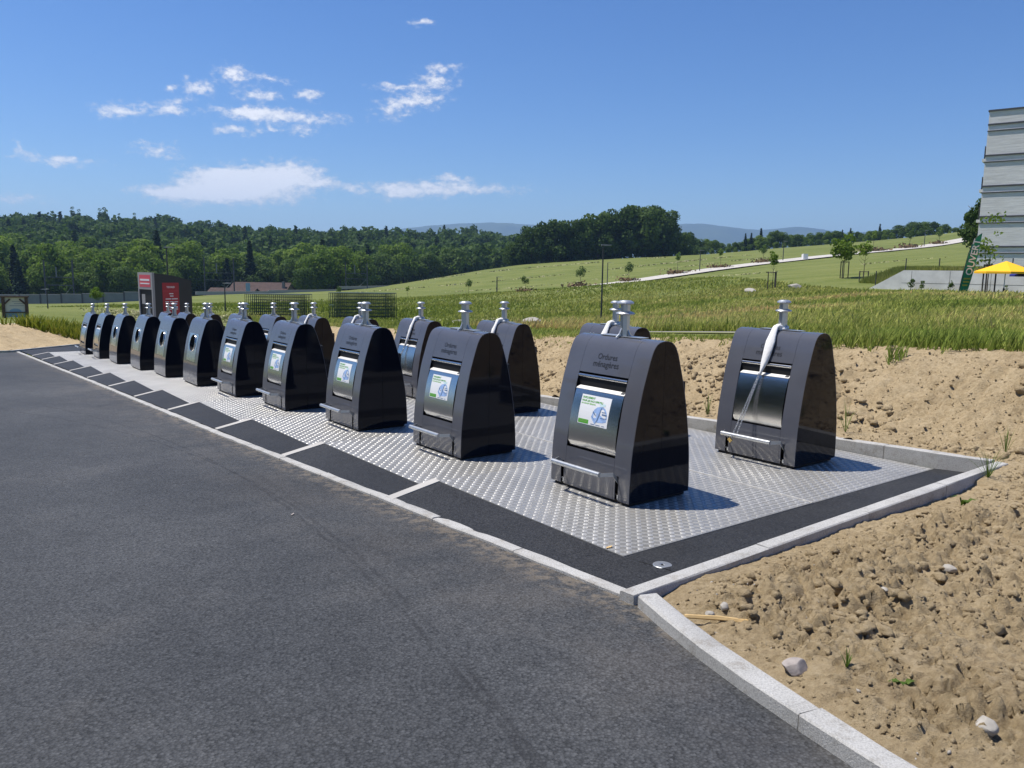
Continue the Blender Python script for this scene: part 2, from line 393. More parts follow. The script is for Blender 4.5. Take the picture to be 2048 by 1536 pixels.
MAT['cloth'] = simple('white cloth', (.78, .77, .75), .9, spec=.1, bump=.5, bscale=35)
MAT['brass'] = simple('brass', (.55, .40, .16), .35, metal=1)
MAT['darkmetal'] = simple('dark grey metal', (.035, .036, .04), .45)
MAT['red'] = simple('red panel', (.38, .022, .03), .45)
MAT['redlight'] = simple('bright red panel', (.62, .06, .09), .45)
MAT['white'] = simple('white print', (.75, .74, .73), .5)
MAT['charcoal'] = simple('charcoal box', (.030, .030, .032), .55, var=.06, scale=3)
MAT['greypaint'] = simple('grey trim', (.32, .31, .30), .5)
MAT['wood'] = simple('brown timber', (.085, .052, .034), .8, var=.3, scale=9, bump=.3)
MAT['palewood'] = simple('pale timber', (.55, .38, .17), .8, var=.2, scale=14, bump=.3)
MAT['stake'] = simple('stake timber', (.06, .05, .043), .85, var=.3, scale=9)
MAT['bark'] = simple('bark', (.075, .06, .045), .95, var=.3, scale=6, bump=.5, bscale=12)
MAT['stone'] = simple('pale stone', (.36, .335, .295), .9, var=.25, scale=14, bump=.5, bscale=30, spec=.2)
MAT['pinkstone'] = simple('pinkish grey stone', (.31, .275, .255), .9, var=.3, scale=18, bump=.5, bscale=30, spec=.2)
MAT['fence'] = simple('dark green fence paint', (.010, .038, .040), .5, var=.3, scale=5)
MAT['wallc'] = simple('pale cast concrete wall', (.62, .605, .575), .9, var=.18, scale=1.1, bump=.2, bscale=30)
MAT['noisewall'] = simple('grey noise wall', (.17, .18, .185), .85, var=.12, scale=.7)
MAT['path'] = simple('gravel path', (.46, .43, .385), .95, var=.15, scale=.8, bump=.3)
MAT['roof'] = simple('old clay tile', (.062, .036, .030), .9, var=.35, scale=.9, bump=.4, bscale=6)
MAT['render'] = simple('grey house render', (.23, .22, .205), .9, var=.12, scale=1)
MAT['yellow'] = simple('yellow parasol cloth', (.85, .46, .005), .75)
MAT['blue'] = simple('blue parasol cloth', (.02, .03, .25), .75)
MAT['flag'] = simple('green flag cloth', (.010, .21, .105), .7)
MAT['flagtext'] = simple('yellow flag print', (.35, .36, .05), .7)
MAT['band'] = simple('dark band', (.055, .055, .062), .6)
MAT['cream'] = simple('cream board', (.58, .55, .46), .6)
MAT['boardblue'] = simple('pale blue print board', (.22, .34, .44), .6)
MAT['hay'] = simple('cut hay', (.36, .34, .18), .95, var=.3, scale=3)
MAT['rust'] = simple('rusty brown shrub', (.16, .105, .05), .95, var=.3, scale=3)

def leaf_mat(name, dark, light, trans=.3, obvar=.45):
    m = bpy.data.materials.new(name); m.use_nodes = True; nt = m.node_tree; N = nt.nodes; L = nt.links
    N.remove(N['Principled BSDF']); out = N['Material Output']
    noise, ramp, mix, m_, bump = node_lib(nt)
    at = N.new('ShaderNodeAttribute'); at.attribute_name = 'tint'
    oi = N.new('ShaderNodeObjectInfo')
    f = m_('ADD', m_('MULTIPLY', at.outputs['Fac'], 1 - obvar), m_('MULTIPLY', oi.outputs['Random'], obvar))
    c = ramp(f, [(0, dark), (1, light)])
    d = N.new('ShaderNodeBsdfPrincipled'); d.inputs['Roughness'].default_value = .7; d.inputs['Specular IOR Level'].default_value = .06
    t = N.new('ShaderNodeBsdfTranslucent'); x = N.new('ShaderNodeMixShader'); x.inputs[0].default_value = trans
    L.new(c, d.inputs['Base Color']); L.new(mix(1.0, c, (1.15, 1.3, .6), 'MULTIPLY'), t.inputs[0])
    L.new(d.outputs[0], x.inputs[1]); L.new(t.outputs[0], x.inputs[2]); L.new(x.outputs[0], out.inputs['Surface'])
    return m
MAT['leaf'] = leaf_mat('forest leaves', (.036, .068, .018), (.130, .190, .050))
MAT['leaf2'] = leaf_mat('light leaves', (.06, .11, .018), (.21, .28, .055), .35)
MAT['conif'] = leaf_mat('conifer needles', (.014, .032, .017), (.045, .075, .034), .1)
MAT['copse'] = leaf_mat('copse leaves', (.026, .052, .013), (.10, .15, .038), .28)
MAT['weed'] = leaf_mat('weed leaves', (.06, .11, .02), (.18, .24, .07), .3)
def grass_mat():
    m = bpy.data.materials.new('grass blades'); m.use_nodes = True; nt = m.node_tree; N = nt.nodes; L = nt.links
    N.remove(N['Principled BSDF']); out = N['Material Output']
    at = N.new('ShaderNodeAttribute'); at.attribute_name = 'col'
    d = N.new('ShaderNodeBsdfDiffuse'); t = N.new('ShaderNodeBsdfTranslucent'); x = N.new('ShaderNodeMixShader'); x.inputs[0].default_value = .35
    L.new(at.outputs['Color'], d.inputs[0]); L.new(at.outputs['Color'], t.inputs[0]); L.new(d.outputs[0], x.inputs[1]); L.new(t.outputs[0], x.inputs[2]); L.new(x.outputs[0], out.inputs[0])
    return m
MAT['grass'] = grass_mat()
def field_mat():
    m, nt, p = mat_new('mown field'); noise, ramp, mix, m_, bump = node_lib(nt)
    v = nt.nodes.new('ShaderNodeNewGeometry').outputs['Position']
    c = ramp(noise(v, .035, 6, .6), [(.3, (.09, .12, .025)), (.55, (.14, .165, .038)), (.75, (.20, .205, .062))])
    mp = nt.nodes.new('ShaderNodeMapping'); mp.inputs['Rotation'].default_value = (0, 0, R(-20)); mp.inputs['Scale'].default_value = (.02, .32, 1); nt.links.new(v, mp.inputs['Vector'])
    c = mix(.5, c, ramp(noise(mp.outputs[0], 1.0, 4, .6), [(.35, (.065, .10, .018)), (.65, (.25, .25, .095))]))
    c = mix(.35, c, ramp(noise(v, 2.2, 6, .7), [(.3, (.06, .09, .018)), (.7, (.22, .23, .08))]))
    nt.links.new(c, p.inputs['Base Color']); p.inputs['Roughness'].default_value = .95; p.inputs['Specular IOR Level'].default_value = .1
    bump(noise(v, 3.5, 6, .7), .8, .12, p)
    return m
MAT['field'] = field_mat()
def mountain_mat():
    m, nt, p = mat_new('wooded mountain'); noise, ramp, mix, m_, bump = node_lib(nt)
    v = nt.nodes.new('ShaderNodeNewGeometry').outputs['Position']
    nt.links.new(ramp(noise(v, .004, 6, .6), [(.35, (.03, .05, .022)), (.7, (.07, .095, .04))]), p.inputs['Base Color']); p.inputs['Roughness'].default_value = 1
    return m
MAT['mountain'] = mountain_mat()

# ------------------------------------------------------------------ terrain
CP = np.array([(5.6,50,-1.47),(1.5,100,-1.08),(19.6,166,-1.15),(41.7,178,1.96),(64.2,190,4.63),(120.7,235,10.16),(9.8,150,-2.03),
 (-1.3,270,2.73),(56.9,290,7.07),(100.7,340,10.82),(147.3,350,14.1),(179.7,330,19.05),(22.9,70,.22),(32,77,1.24),(32.2,73,.96),(27.9,62,.56),(37.4,58,.32),
 (24.8,45,.49),(15.5,28,.33),(10.8,36,-.17),(6.6,38,-.70),(-14.9,110,-2.7),(-7.9,140,-2.83),(-18.5,60,-2.3),(-10.9,58,-2.21),(-2.6,32,-.76),(-30.4,48,-1.62),
 (-120.5,185,-8.06),(-87.5,185,-6.88),(-76.6,190,-5.72),(-56.3,230,-6.0),(-30.7,260,-2.45),(-50.7,110,-4.12),(-29.2,80,-2.45),(-35.1,170,-4.25),(-1.4,85,-1.63),
 (-20.1,36,-1.19),(-24.8,38,-1.40),(14.2,60,-.46),(9.9,70,-.9),(46.9,80,2.27),(57.7,90,3.54),
 (-150,250,-9),(-60,290,-8),(-100,420,1),(-250,420,6),(-20,400,-4),(-15,330,-4.5),(-45,345,-7),(-330,600,21),(-250,600,20),(-185,600,11),(-120,600,14),(-40,600,16),(40,600,9),(-420,600,22),(120,600,2),(260,600,8),(90,450,4),(170,450,10),(250,450,16),
 (250,300,26),(140,120,10),(90,60,5),(60,20,2.4),(60,-20,2.2),(-120,100,-6),(-200,160,-9),(-80,30,-2.9),(-80,-20,-1.2)])
def _crest(a): return np.interp(a, [-36, -30, -24, -17, -13, -8, -4, 2, 8, 20], [.45, .5, .7, .86, .8, .86, .94, .97, 1.02, 1.1])
_extra = []
for a_ in (-34, -26, -18, -12, -6, -1, 4, 10, 16):
    for b_ in (6.2, 9.5):
        x_, y_, _ = W(a_, b_, 0); _extra.append((x_, y_, plane(x_, y_) + float(_crest(a_)) * (1.0 if b_ < 7 else (.99 if a_ > -8 else .93))))
CP = np.vstack([CP, np.array(_extra)])
_w = CP[:, :2]; _r = CP[:, 2] - (GX * _w[:, 0] + GY * _w[:, 1])
def _tps(d2): return np.where(d2 > 1e-9, .5 * d2 * np.log(np.maximum(d2, 1e-9)), 0)
_s = 100.0
def _solve():
    X = _w / _s; n = len(X)
    K = _tps(((X[:, None] - X[None]) ** 2).sum(-1)) + np.eye(n) * 2e-4
    Pm = np.hstack([np.ones((n, 1)), X]); A = np.zeros((n + 3, n + 3)); A[:n, :n] = K; A[:n, n:] = Pm; A[n:, :n] = Pm.T
    return np.linalg.solve(A, np.concatenate([_r, np.zeros(3)]))
_c = _solve()
def rel_far(x, y):
    x = np.asarray(x, float); y = np.asarray(y, float); sh = x.shape
    q = np.stack([x.ravel(), y.ravel()], 1) / _s; out = np.empty(len(q)); X = _w / _s
    for i in range(0, len(q), 20000):
        d = ((q[i:i + 20000, None] - X[None]) ** 2).sum(-1)
        out[i:i + 20000] = _tps(d) @ _c[:-3] + _c[-3] + q[i:i + 20000] @ _c[-2:]
    return out.reshape(sh)
def sstep(t): t = np.clip(t, 0, 1); return t * t * (3 - 2 * t)
def rel_bank(a, b):
    """heap of soil behind the platforms, local coordinates"""
    H = _crest(a)
    foot = np.where(a > 1.7, -.008 + .088 * sstep((b - 2.2) / 1.2), .08)
    foot = np.where(a < -26, -.02 + .1 * sstep((b - 1) / 3), foot)
    return foot + (H - foot) * sstep((b - 3.9) / 2.2) ** .9
def ground(x, y):
    x = np.asarray(x, float); y = np.asarray(y, float)
    a, b = to_local(x, y)
    near = rel_bank(a, b); far = rel_far(x, y)
    t = sstep((b - 5.6) / 1.4)
    left = sstep((-(a + 27.6) * .742 - np.maximum(b, -1.95) - 1.95 - .15) / 5.0) * sstep((b + 8) / 6)
    t = t * np.where(a < -25, sstep((np.minimum(b - 5.6, 9)) / 2.5), 1)
    t = np.maximum(t, left)
    return GX * x + GY * y + near * (1 - t) + far * t
def gz(x, y): return float(ground(np.array([x]), np.array([y]))[0])

def terrain():
    # polar fan round the camera: fine near, coarse far
    th = np.radians(np.linspace(-62, 62, 240)); r = np.concatenate([np.linspace(3, 60, 120), np.geomspace(61, 900, 90)])
    TH, RR = np.meshgrid(th, r); x = RR * np.sin(TH); y = RR * np.cos(TH)
    z = ground(x, y)
    a, b = to_local(x, y)
    soil_zone = (b < 6.1) & (a > -39) & (b > -9) | (b < -1.9) & (a > -31)
    z = np.where(soil_zone, z - .16, z)
    z = np.where((RR > 25), z + (fbm(x * .12, y * .12, 4, 3) - .5) * .35 * np.clip((RR - 25) / 40, 0, 1), z)
    V = np.stack([x.ravel(), y.ravel(), z.ravel()], 1)
    n, m = x.shape; i = np.arange((n - 1) * m).reshape(n - 1, m)[:, :-1].ravel()
    F = np.stack([i, i + 1, i + m + 1, i + m], 1)[:, ::-1]
    tag(ob('ground', me_new('ground', V, F, 180), MAT['field']), kind='structure')
    # wide base sheet far below, out to the mountains
    Rr = 9000; q = [(-Rr, -40, -30), (Rr, -40, -30), (Rr, 8600, -30), (-Rr, 8600, -30)]
    tag(ob('plain', me_new('plain', q, [(0, 1, 2, 3)]), MAT['field']), kind='structure')
terrain()

def kerb_b(a): return np.interp(a, [1.85, 2.3, 2.75, 3.05, 3.3, 3.8, 4.6, 6.5], [-1.70, -1.89, -2.03, -2.11, -2.18, -2.28, -2.38, -2.42])   # road edge of the kerb
def soil_height(a, b):
    x = F1[0] + a * EX[0] + b * EY[0]; y = F1[1] + a * EX[1] + b * EY[1]
    z = ground(x, y)
    n = (fbm(a * 1.1, b * 1.1, 4, 1) - .5) * .10
    wa = a + .10 * (fbm(a * 7, b * 7, 3, 4) - .5); wb = b + .10 * (fbm(a * 7 + 9, b * 7, 3, 14) - .5)
    patch = sstep((fbm(a * .8, b * .8, 3, 21) - .40) / .18)             # cloddy here, crusted smooth there
    patch = np.maximum(patch, np.exp(-((a - 2.5) / .8) ** 2 - ((b + .5) / 1.0) ** 2)) ; heap = 1 + .35 * np.exp(-((a - 2.5) / .7) ** 2 - ((b + .6) / .9) ** 2)
    def clods(f, seed, amp):
        d1, d2, cid = worley(wa * f, wb * f, seed)
        return amp * (cid ** 1.4) * np.clip(1 - d1 / .66, 0, 1) ** .5 * sstep((d2 - d1) / .10)
    n += heap * (patch * clods(5.5, 2, .085) + (.25 + .75 * patch) * clods(11.0, 8, .055)) + (.45 + .55 * patch) * clods(24.0, 18, .034)
    k1, k2, kc = worley(wa * 3.6, wb * 3.6, 33); n -= np.clip(1 - (k2 - k1) / .07, 0, 1) * .045 * sstep((fbm(a * 1.2 + 5, b * 1.2, 3, 35) - .42) / .1) * (.35 + .65 * sstep((b - 3.6) / .8))
    k1, k2, kc = worley(wa * 8.5, wb * 8.5, 43); n -= np.clip(1 - (k2 - k1) / .10, 0, 1) * .022 * sstep((fbm(a * 1.7 + 2, b * 1.7, 3, 45) - .45) / .1)
    bil = np.abs(2 * fbm(wa * 9, wb * 9, 4, 25, .6) - 1)
    n -= np.clip(.17 - bil, 0, 1) * .34 * sstep((fbm(a * 2.2, b * 2.2, 3, 27) - .46) / .12)          # broken dark hollows
    big1, big2, cc = worley(a * 2.1 + 1.2 * fbm(a * 3, b * 3, 3, 19), b * 2.1 + 2 * fbm(a, b, 2, 9), 12)   # drying cracks on the bank
    n -= np.clip(1 - (big2 - big1) / .05, 0, 1) * .035 * sstep((b - 3.6) / .8)
    n += (fbm(a * 30, b * 30, 3, 5) - .5) * .026
    edge = np.clip(np.minimum(np.abs(a - 1.85) / .35 + (b > 3.5) * 9, 1), .25, 1)
    kd = np.where(a > 1.8, b - kerb_b(a) - .12, 9.0); edge = edge * np.clip(kd / .35, .2, 1) * (1 - .6 * sstep((b - 5.2) / .8)); z = z - .045 * np.clip(1 - kd / .3, 0, 1) - np.where(a > 1.7, .035, 0) * np.clip(1 - (a - 1.8) / .5, 0, 1) * (b < 2.6)
    return x, y, z + n * edge
def soil_patch(a0, a1, na, b0, b1, nb, mask=None):
    A, B = np.meshgrid(np.linspace(a0, a1, na), np.linspace(b0, b1, nb)); x, y, z = soil_height(A, B)
    if mask is not None: z = np.where(mask(A, B), z, z - .35)
    V = np.stack([x.ravel(), y.ravel(), z.ravel()], 1)
    i = np.arange((nb - 1) * na).reshape(nb - 1, na)[:, :-1].ravel()
    return V, np.stack([i, i + 1, i + na + 1, i + na], 1)
def soils():
    V1, F1_ = soil_patch(1.76, 7.4, 400, -2.6, 6.6, 640, lambda A, B: B > kerb_b(A) + .06)
    V2, F2_ = soil_patch(-27.4, 1.76, 640, 3.24, 6.6, 84)
    V3, F3_ = soil_patch(-40, -27.4, 160, -9, 6.6, 170, lambda A, B: np.where(B > -1.95, (B < -2.03 - (A + 27.4) * .742) | (B > 2.6) & (A < -31.3), A < np.interp(B, [-12, -7.5, -4, -1.95], [-33.1, -30.6, -28.7, -27.55])))
    V = np.vstack([V1, V2, V3]); F = np.vstack([F1_, F2_ + len(V1), F3_ + len(V1) + len(V2)])
    tag(ob('soil', me_new('soil', V, F), MAT['soil']), kind='structure')
soils()

# ------------------------------------------------------------------ road, kerbs, asphalt strip, platforms
BIN_A = [0, -2.37, -4.68, -7.06, -9.32, -11.55, -13.9, -16.25, -18.85, -21.25, -23.5]
BZ = lambda a, b=0.0: -0.2481 + .04334 * a - .00996 * b
def sheet(name, pts_grid, mat, parent=None):
    n = len(pts_grid); m = len(pts_grid[0]); V = [p for r in pts_grid for p in r]
    F = [(i * m + j, i * m + j + 1, (i + 1) * m + j + 1, (i + 1) * m + j) for i in range(n - 1) for j in range(m - 1)]
    return ob(name, me_new(name, V, F, 180), mat, parent)
def front_b(a): return np.interp(a, [-28, -19, -14, -5, -1, 1.8], [-1.79, -1.765, -1.745, -1.735, -1.68, -1.665])
def road():
    A = np.concatenate([np.linspace(-27.4, 1.7, 60), np.linspace(1.85, 9, 30)]); rows = []
    for t in np.linspace(0, 1, 40) ** 1.5:
        r = []
        for a in A:
            be = front_b(a) if a < 1.8 else kerb_b(a)
            b = be * (1 - t) + t * (-34) + .03 * (t == 0)
            r.append(W(a, b, P0(a, b) - .066 - .02 * t * 0))
        rows.append(r)
    tag(sheet('road', rows[::-1], MAT['road']), kind='structure')
    rows = [[W(a, b, P0(a, b) - .066) for a in (-27.4, -30, -34, -40)] for b in ()]
road()

def kerb_run(name, path, width, ztop, depth, n_gap, label, stone_len=1.0, inner=1):
    """row of granite kerb stones along a polyline of local (a,b); each stone its own piece"""
    root = tag(empty(name), kind='structure')
    pts = [Vector((p[0], p[1])) for p in path]
    # resample by arc length
    seg = []; tot = 0
    for i in range(len(pts) - 1): seg.append((tot, (pts[i + 1] - pts[i]).length, i)); tot += seg[-1][1]
    def at(s):
        s = max(0, min(tot - 1e-6, s))
        for t0, l, i in seg:
            if t0 <= s <= t0 + l + 1e-9: return pts[i].lerp(pts[i + 1], (s - t0) / l), (pts[i + 1] - pts[i]).normalized()
    k = max(1, round(tot / stone_len)); L = tot / k
    for j in range(k):
        s0, s1 = j * L + .004, (j + 1) * L - .004; nn = 5; V = []; F = []; dz = rng.uniform(-.002, .003)
        prof = [(0, -depth), (0, -.008), (.008, 0), (width - .008, 0), (width, -.008), (width, -depth)]
        for q in range(nn):
            p, t = at(s0 + (s1 - s0) * q / (nn - 1)); nrm = Vector((-t.y, t.x)) * inner
            jit = [rng.normal(0, .0018) for _ in prof]
            for (o, h), jj in zip(prof, jit):
                c = p + nrm * (o + jj); V.append(W(c.x, c.y, ztop(c.x, c.y) + h + dz + (jj if h > -.05 else 0)))
        m = len(prof)
        for q in range(nn - 1):
            for i in range(m - 1): F.append((q * m + i, q * m + i + 1, (q + 1) * m + i + 1, (q + 1) * m + i))
        F.append(tuple(range(m))); F.append(tuple((nn - 1) * m + i for i in range(m - 1, -1, -1)))
        mb = MB(); mb.add(V, F); mb.build('kerb_stone', MAT['granite'], root, smooth=35)
        # mortar joint
        if j < k - 1:
            p, t = at(s1 + .004); nrm = Vector((-t.y, t.x)) * inner; mbj = MB(); VV = []
            for s_ in (-.006, .006):
                for (o, h) in ((.003, -depth), (.003, -.006), (width - .003, -.006), (width - .003, -depth)):
                    c = p + nrm * o + t * s_; VV.append(W(c.x, c.y, ztop(c.x, c.y) + h))
            mbj.add(VV, [(0, 1, 2, 3), (4, 7, 6, 5), (0, 4, 5, 1), (1, 5, 6, 2), (2, 6, 7, 3)]); mbj.build('joint', MAT['mortar'], root)
    return root
ZF = lambda a, b: P0(a, b) - .042
kerb_run('front_kerb', [(a, float(front_b(a))) for a in np.linspace(-27.4, 1.69, 40)], .09, ZF, .2, 0, '')
kerb_run('near_kerb', [(a, float(kerb_b(a))) for a in np.linspace(1.835, 7.0, 30)], .115, lambda a, b: P0(a, b) + .004, .3, 0, '', 1.35)
kerb_run('side_kerb', [(1.70, -1.70), (1.70, 3.31)], .105, lambda a, b: -.163 + .0085 * (b + 1.7), .3, 0, '', 1.2, -1)
kerb_run('rear_kerb', [(-27.6, 3.19), (1.695, 3.19)], .115, lambda a, b: P0(a, b) + .105, .3, 0, '', 1.0)
kerb_run('end_kerb', [(-27.45, -1.93), (-30.7, .5), (-31.5, 2.4)], .115, lambda a, b: P0(a, b) - .0, .3, 0, '', 1.0)
kerb_run('far_kerb', [(-27.5, -2.0), (-28.6, -4.0), (-30.5, -7.5), (-33, -12)], .115, lambda a, b: P0(a, b) - .0, .3, 0, '', 1.0, -1)

def apron():
    root = tag(empty('pavement'), kind='structure')
    edges = [1.21] + [a - 1.02 for a in BIN_A]
    for i, a in enumerate(BIN_A):
        aR = 1.21 if i == 0 else edges[i] - .10
        aL = edges[i + 1]
        if i == 0: aR = 1.70
        zpl = BZ(a) + .0117
        rows = []
        for t in np.linspace(0, 1, 6):
            b = -1.63 + (-1.165 + 1.63) * t
            r = []
            for s in np.linspace(0, 1, 14):
                x = aR + (aL - aR) * s; zk = P0(x, -1.6) - .046
                zz = zpl - .002 + (.04 * max(0, (x - 1.21) / .49) if i == 0 else 0)
                r.append(W(x, b, zk + (zz - zk) * t + (rng.normal(0, .0015) if 0 < t < 1 else 0)))
            rows.append(r)
        sheet('asphalt_bay', rows[::-1], MAT['tile'], root)
        if i < len(BIN_A):
            mb = MB(); a0, a1 = aL - .10, aL; VV = []
            for b in (-1.63, -1.16):
                t = (b + 1.63) / .47
                for x in (a0, a1):
                    zt = (P0(a1, -1.6) - .040) * (1 - t) + (zpl + .006) * t
                    VV += [W(x, b, zt), W(x, b, zt - .3)]
            mb.add(VV, [(0, 2, 6, 4), (0, 4, 5, 1), (2, 3, 7, 6), (0, 1, 3, 2), (4, 6, 7, 5)])
            mb.build('divider_kerb', MAT['concrete'], root)
    # strip on the right of the first platform
    rows = []
    for t in np.linspace(0, 1, 5):
        rows.append([W(1.20 + .50 * t, b, BZ(0, b) - .003 + .045 * t + rng.normal(0, .001)) for b in np.linspace(-1.165, 3.2, 30)])
    sheet('asphalt_bay', rows, MAT['tile'], root)
    rows = [[W(a, b, P0(a, b) - .04) for a in np.linspace(-31.5, BIN_A[-1] - 1.165, 12)] for b in np.linspace(-1.62, 3.2, 12)]
    rows = [[(W(max(a, -27.3 - (b + 1.95) * 1.33), b, P0(max(a, -27.3 - (b + 1.95) * 1.33), b) - .04)) for a in np.linspace(-31.5, BIN_A[-1] - 1.165, 14)] for b in np.linspace(-1.62, 3.2, 14)]
    sheet('asphalt_bay', rows, MAT['tile'], root)
    # steel survey disc in the asphalt by the corner
    q = (1.50, -1.12); z = BZ(0, -1.1) + .024
    c = empty('steel_cover', W(*q, z)); mb = MB(); mb.lathe([(.060, -.01), (.060, .003), (.057, .005), (.018, .005), (.0165, .002), (.012, .002)], 28); mb.build('disc', MAT['galv'], c, 30)
    mb = MB(); mb.lathe([(.010, .0), (.010, .0045)], 14); mb.build('hole', MAT['black'], c)
    tag(c, 'round pale steel cover set in the black asphalt by the kerb corner', 'cover')
apron()

def platforms():
    root = tag(empty('platform'), kind='structure')
    edges = [1.21] + [a - 1.02 for a in BIN_A]
    def bars(w, d, pitch=.054):
        V = []; F = []; na = int(w / pitch); nb = int(d / pitch)
        ua = w / na; ub = d / nb
        for i in range(na):
            for j in range(nb):
                cx = -w / 2 + (i + .5) * ua; cy = (j + .5) * ub; s = 1 if (i + j) % 2 else -1
                an = s * math.pi / 4; ca, sa = math.cos(an), math.sin(an)
                for k in range(5):
                    off = (k - 2) * .0089; hl = .0222 - .0013 * abs(k - 2); hw = .0036; h = .0030
                    n = len(V)
                    for (px, py, pz) in ((-hl, 0, 0), (-hl * .6, -hw, 0), (hl * .6, -hw, 0), (hl, 0, 0), (hl * .6, hw, 0), (-hl * .6, hw, 0), (-hl * .7, 0, h), (hl * .7, 0, h)):
                        qy = py + off; V.append((cx + px * ca - qy * sa, cy + px * sa + qy * ca, pz))
                    F += [(n, n + 1, n + 6), (n + 1, n + 2, n + 7), (n + 1, n + 7, n + 6), (n + 2, n + 3, n + 7), (n + 3, n + 4, n + 7), (n + 4, n + 5, n + 6), (n + 4, n + 6, n + 7), (n + 5, n, n + 6)]
        return me_new('tread_bars', np.array(V), np.array(F))
    cache = {}
    for i, a in enumerate(BIN_A):
        aL, aR = edges[i + 1], edges[i]; w = aR - aL; key = round(w, 2)
        for row, (b0, b1) in enumerate(((-1.17, 1.028), (1.036, 3.15))):
            o = empty('plate_origin')
            bpy.data.objects.remove(o)
            z = BZ(a, 0)
            mb = MB(); d = b1 - b0
            V = [(-w / 2, 0, 0), (w / 2, 0, 0), (w / 2, d, -.00996 * d), (-w / 2, d, -.00996 * d)]
            V += [(x, y, zz - .14) for x, y, zz in V]
            mb.add(V, [(0, 1, 2, 3), (0, 4, 5, 1), (1, 5, 6, 2), (2, 6, 7, 3), (3, 7, 4, 0)])
            pl = mb.build('tread_plate', MAT['alu'], root)
            pl.location = W((aL + aR) / 2, b0, z - .00996 * b0 + .003 - .002 * row); pl.rotation_euler = (0, 0, ANG)
            k2 = row
            if k2 not in cache: cache[k2] = bars(2.22, d - .012)
            t = ob('tread_bars', cache[k2], MAT['bar'], pl, loc=(0, .006, .0003)); t.rotation_euler = (-.00996, 0, 0); t['kind'] = 'stuff'
            t.scale = ((w - .01) / 2.22, 1, 1)
        mb = MB(); mb.box((0, 0, 0), (w, .010, .016)); sj = mb.build('edge_trim', MAT['satin'], root)
        sj.location = W((aL + aR) / 2, 1.032, BZ(a, 1.03) + .004); sj.rotation_euler = (0, 0, ANG)
platforms()

# ------------------------------------------------------------------ bins
BW = .943
PF = [(-.355, .03), (-.356, .14), (-.345, .343), (-.332, .47), (-.308, .612), (-.291, .709), (-.277, .775), (-.248, .907), (-.217, 1.006), (-.175, 1.137), (-.143, 1.222), (-.118, 1.266), (-.082, 1.294), (-.042, 1.303), (0, 1.305)]
def _smooth_profile():
    z = np.array([p[1] for p in PF]); y = np.array([p[0] for p in PF])
    t = np.concatenate([[0], np.cumsum(np.hypot(np.diff(y), np.diff(z)))])
    tt = np.linspace(0, t[-1], 57); yy = np.interp(tt, t, y); zz = np.interp(tt, t, z)
    for _ in range(3):
        yy[1:-1] = .25 * yy[:-2] + .5 * yy[1:-1] + .25 * yy[2:]; zz[1:-1] = .25 * zz[:-2] + .5 * zz[1:-1] + .25 * zz[2:]
    yf = np.concatenate([yy, -yy[-2::-1]]); zf = np.concatenate([zz, zz[-2::-1]])
    s = np.concatenate([[0], np.cumsum(np.hypot(np.diff(yf), np.diff(zf)))])
    return yf, zf, s
YF, ZFp, SF = _smooth_profile()
S_TOT = SF[-1]; S_MID = S_TOT / 2
NYr = -np.gradient(ZFp, SF); NZr = np.gradient(YF, SF)     # outward normal components (front: -y)
def prof(s, off=0.0):
    y = np.interp(s, SF, YF); z = np.interp(s, SF, ZFp); ny = np.interp(s, SF, NYr); nz = np.interp(s, SF, NZr)
    l = np.hypot(ny, nz); return y + off * ny / l, z + off * nz / l
def s_at_z(z): k = np.searchsorted(SF, S_MID); return float(np.interp(z, ZFp[:k], SF[:k]))
def y_at_z(z): return float(prof(s_at_z(z))[0])

def strip(a0, a1, s0, s1, off=0.0, t=.006, n=None):
    n = n or max(3, int((s1 - s0) / .03)); V = []; F = []
    for s in np.linspace(s0, s1, n):
        yo, zo = prof(s, off); yi, zi = prof(s, off - t)
        V += [(a0, yo, zo), (a1, yo, zo), (a1, yi, zi), (a0, yi, zi)]
    for i in range(n - 1):
        for k in range(4):
            k2 = (k + 1) % 4; F.append((i * 4 + k, i * 4 + k2, (i + 1) * 4 + k2, (i + 1) * 4 + k))
    F += [(3, 2, 1, 0), tuple((n - 1) * 4 + k for k in range(4))]
    return V, F

def text_arrays(s, size, bold=0.0):
    c = bpy.data.curves.new('t', 'FONT'); c.body = s; c.size = size; c.align_x = 'CENTER'; c.offset = bold; c.resolution_u = 3
    o = bpy.data.objects.new('t', c); COL.objects.link(o); dg = bpy.context.evaluated_depsgraph_get(); dg.update()
    m = bpy.data.meshes.new_from_object(o.evaluated_get(dg)); V = np.array([v.co[:] for v in m.vertices]); F = [tuple(p.vertices) for p in m.polygons]
    bpy.data.objects.remove(o); bpy.data.curves.remove(c); bpy.data.meshes.remove(m)
    return V, F
def on_front(V2, off):
    """(a, s) pairs onto the bin's curved front"""
    out = []
    for a, s in V2: y, z = prof(s, off); out.append((a, float(y), float(z)))
    return out

def lettering_mesh(lines):
    mb = MB()
    for txt, size, a0, z, bold, width in lines:
        V, F = text_arrays(txt, size, bold)
        w = V[:, 0].max() - V[:, 0].min(); k = width / w; s0 = s_at_z(z)
        mb.add(on_front([(a0 + v[0] * k, s0 + v[1] * k * 1.05) for v in V], .0012), F)
    return me_new('lettering', mb.V, mb.F)

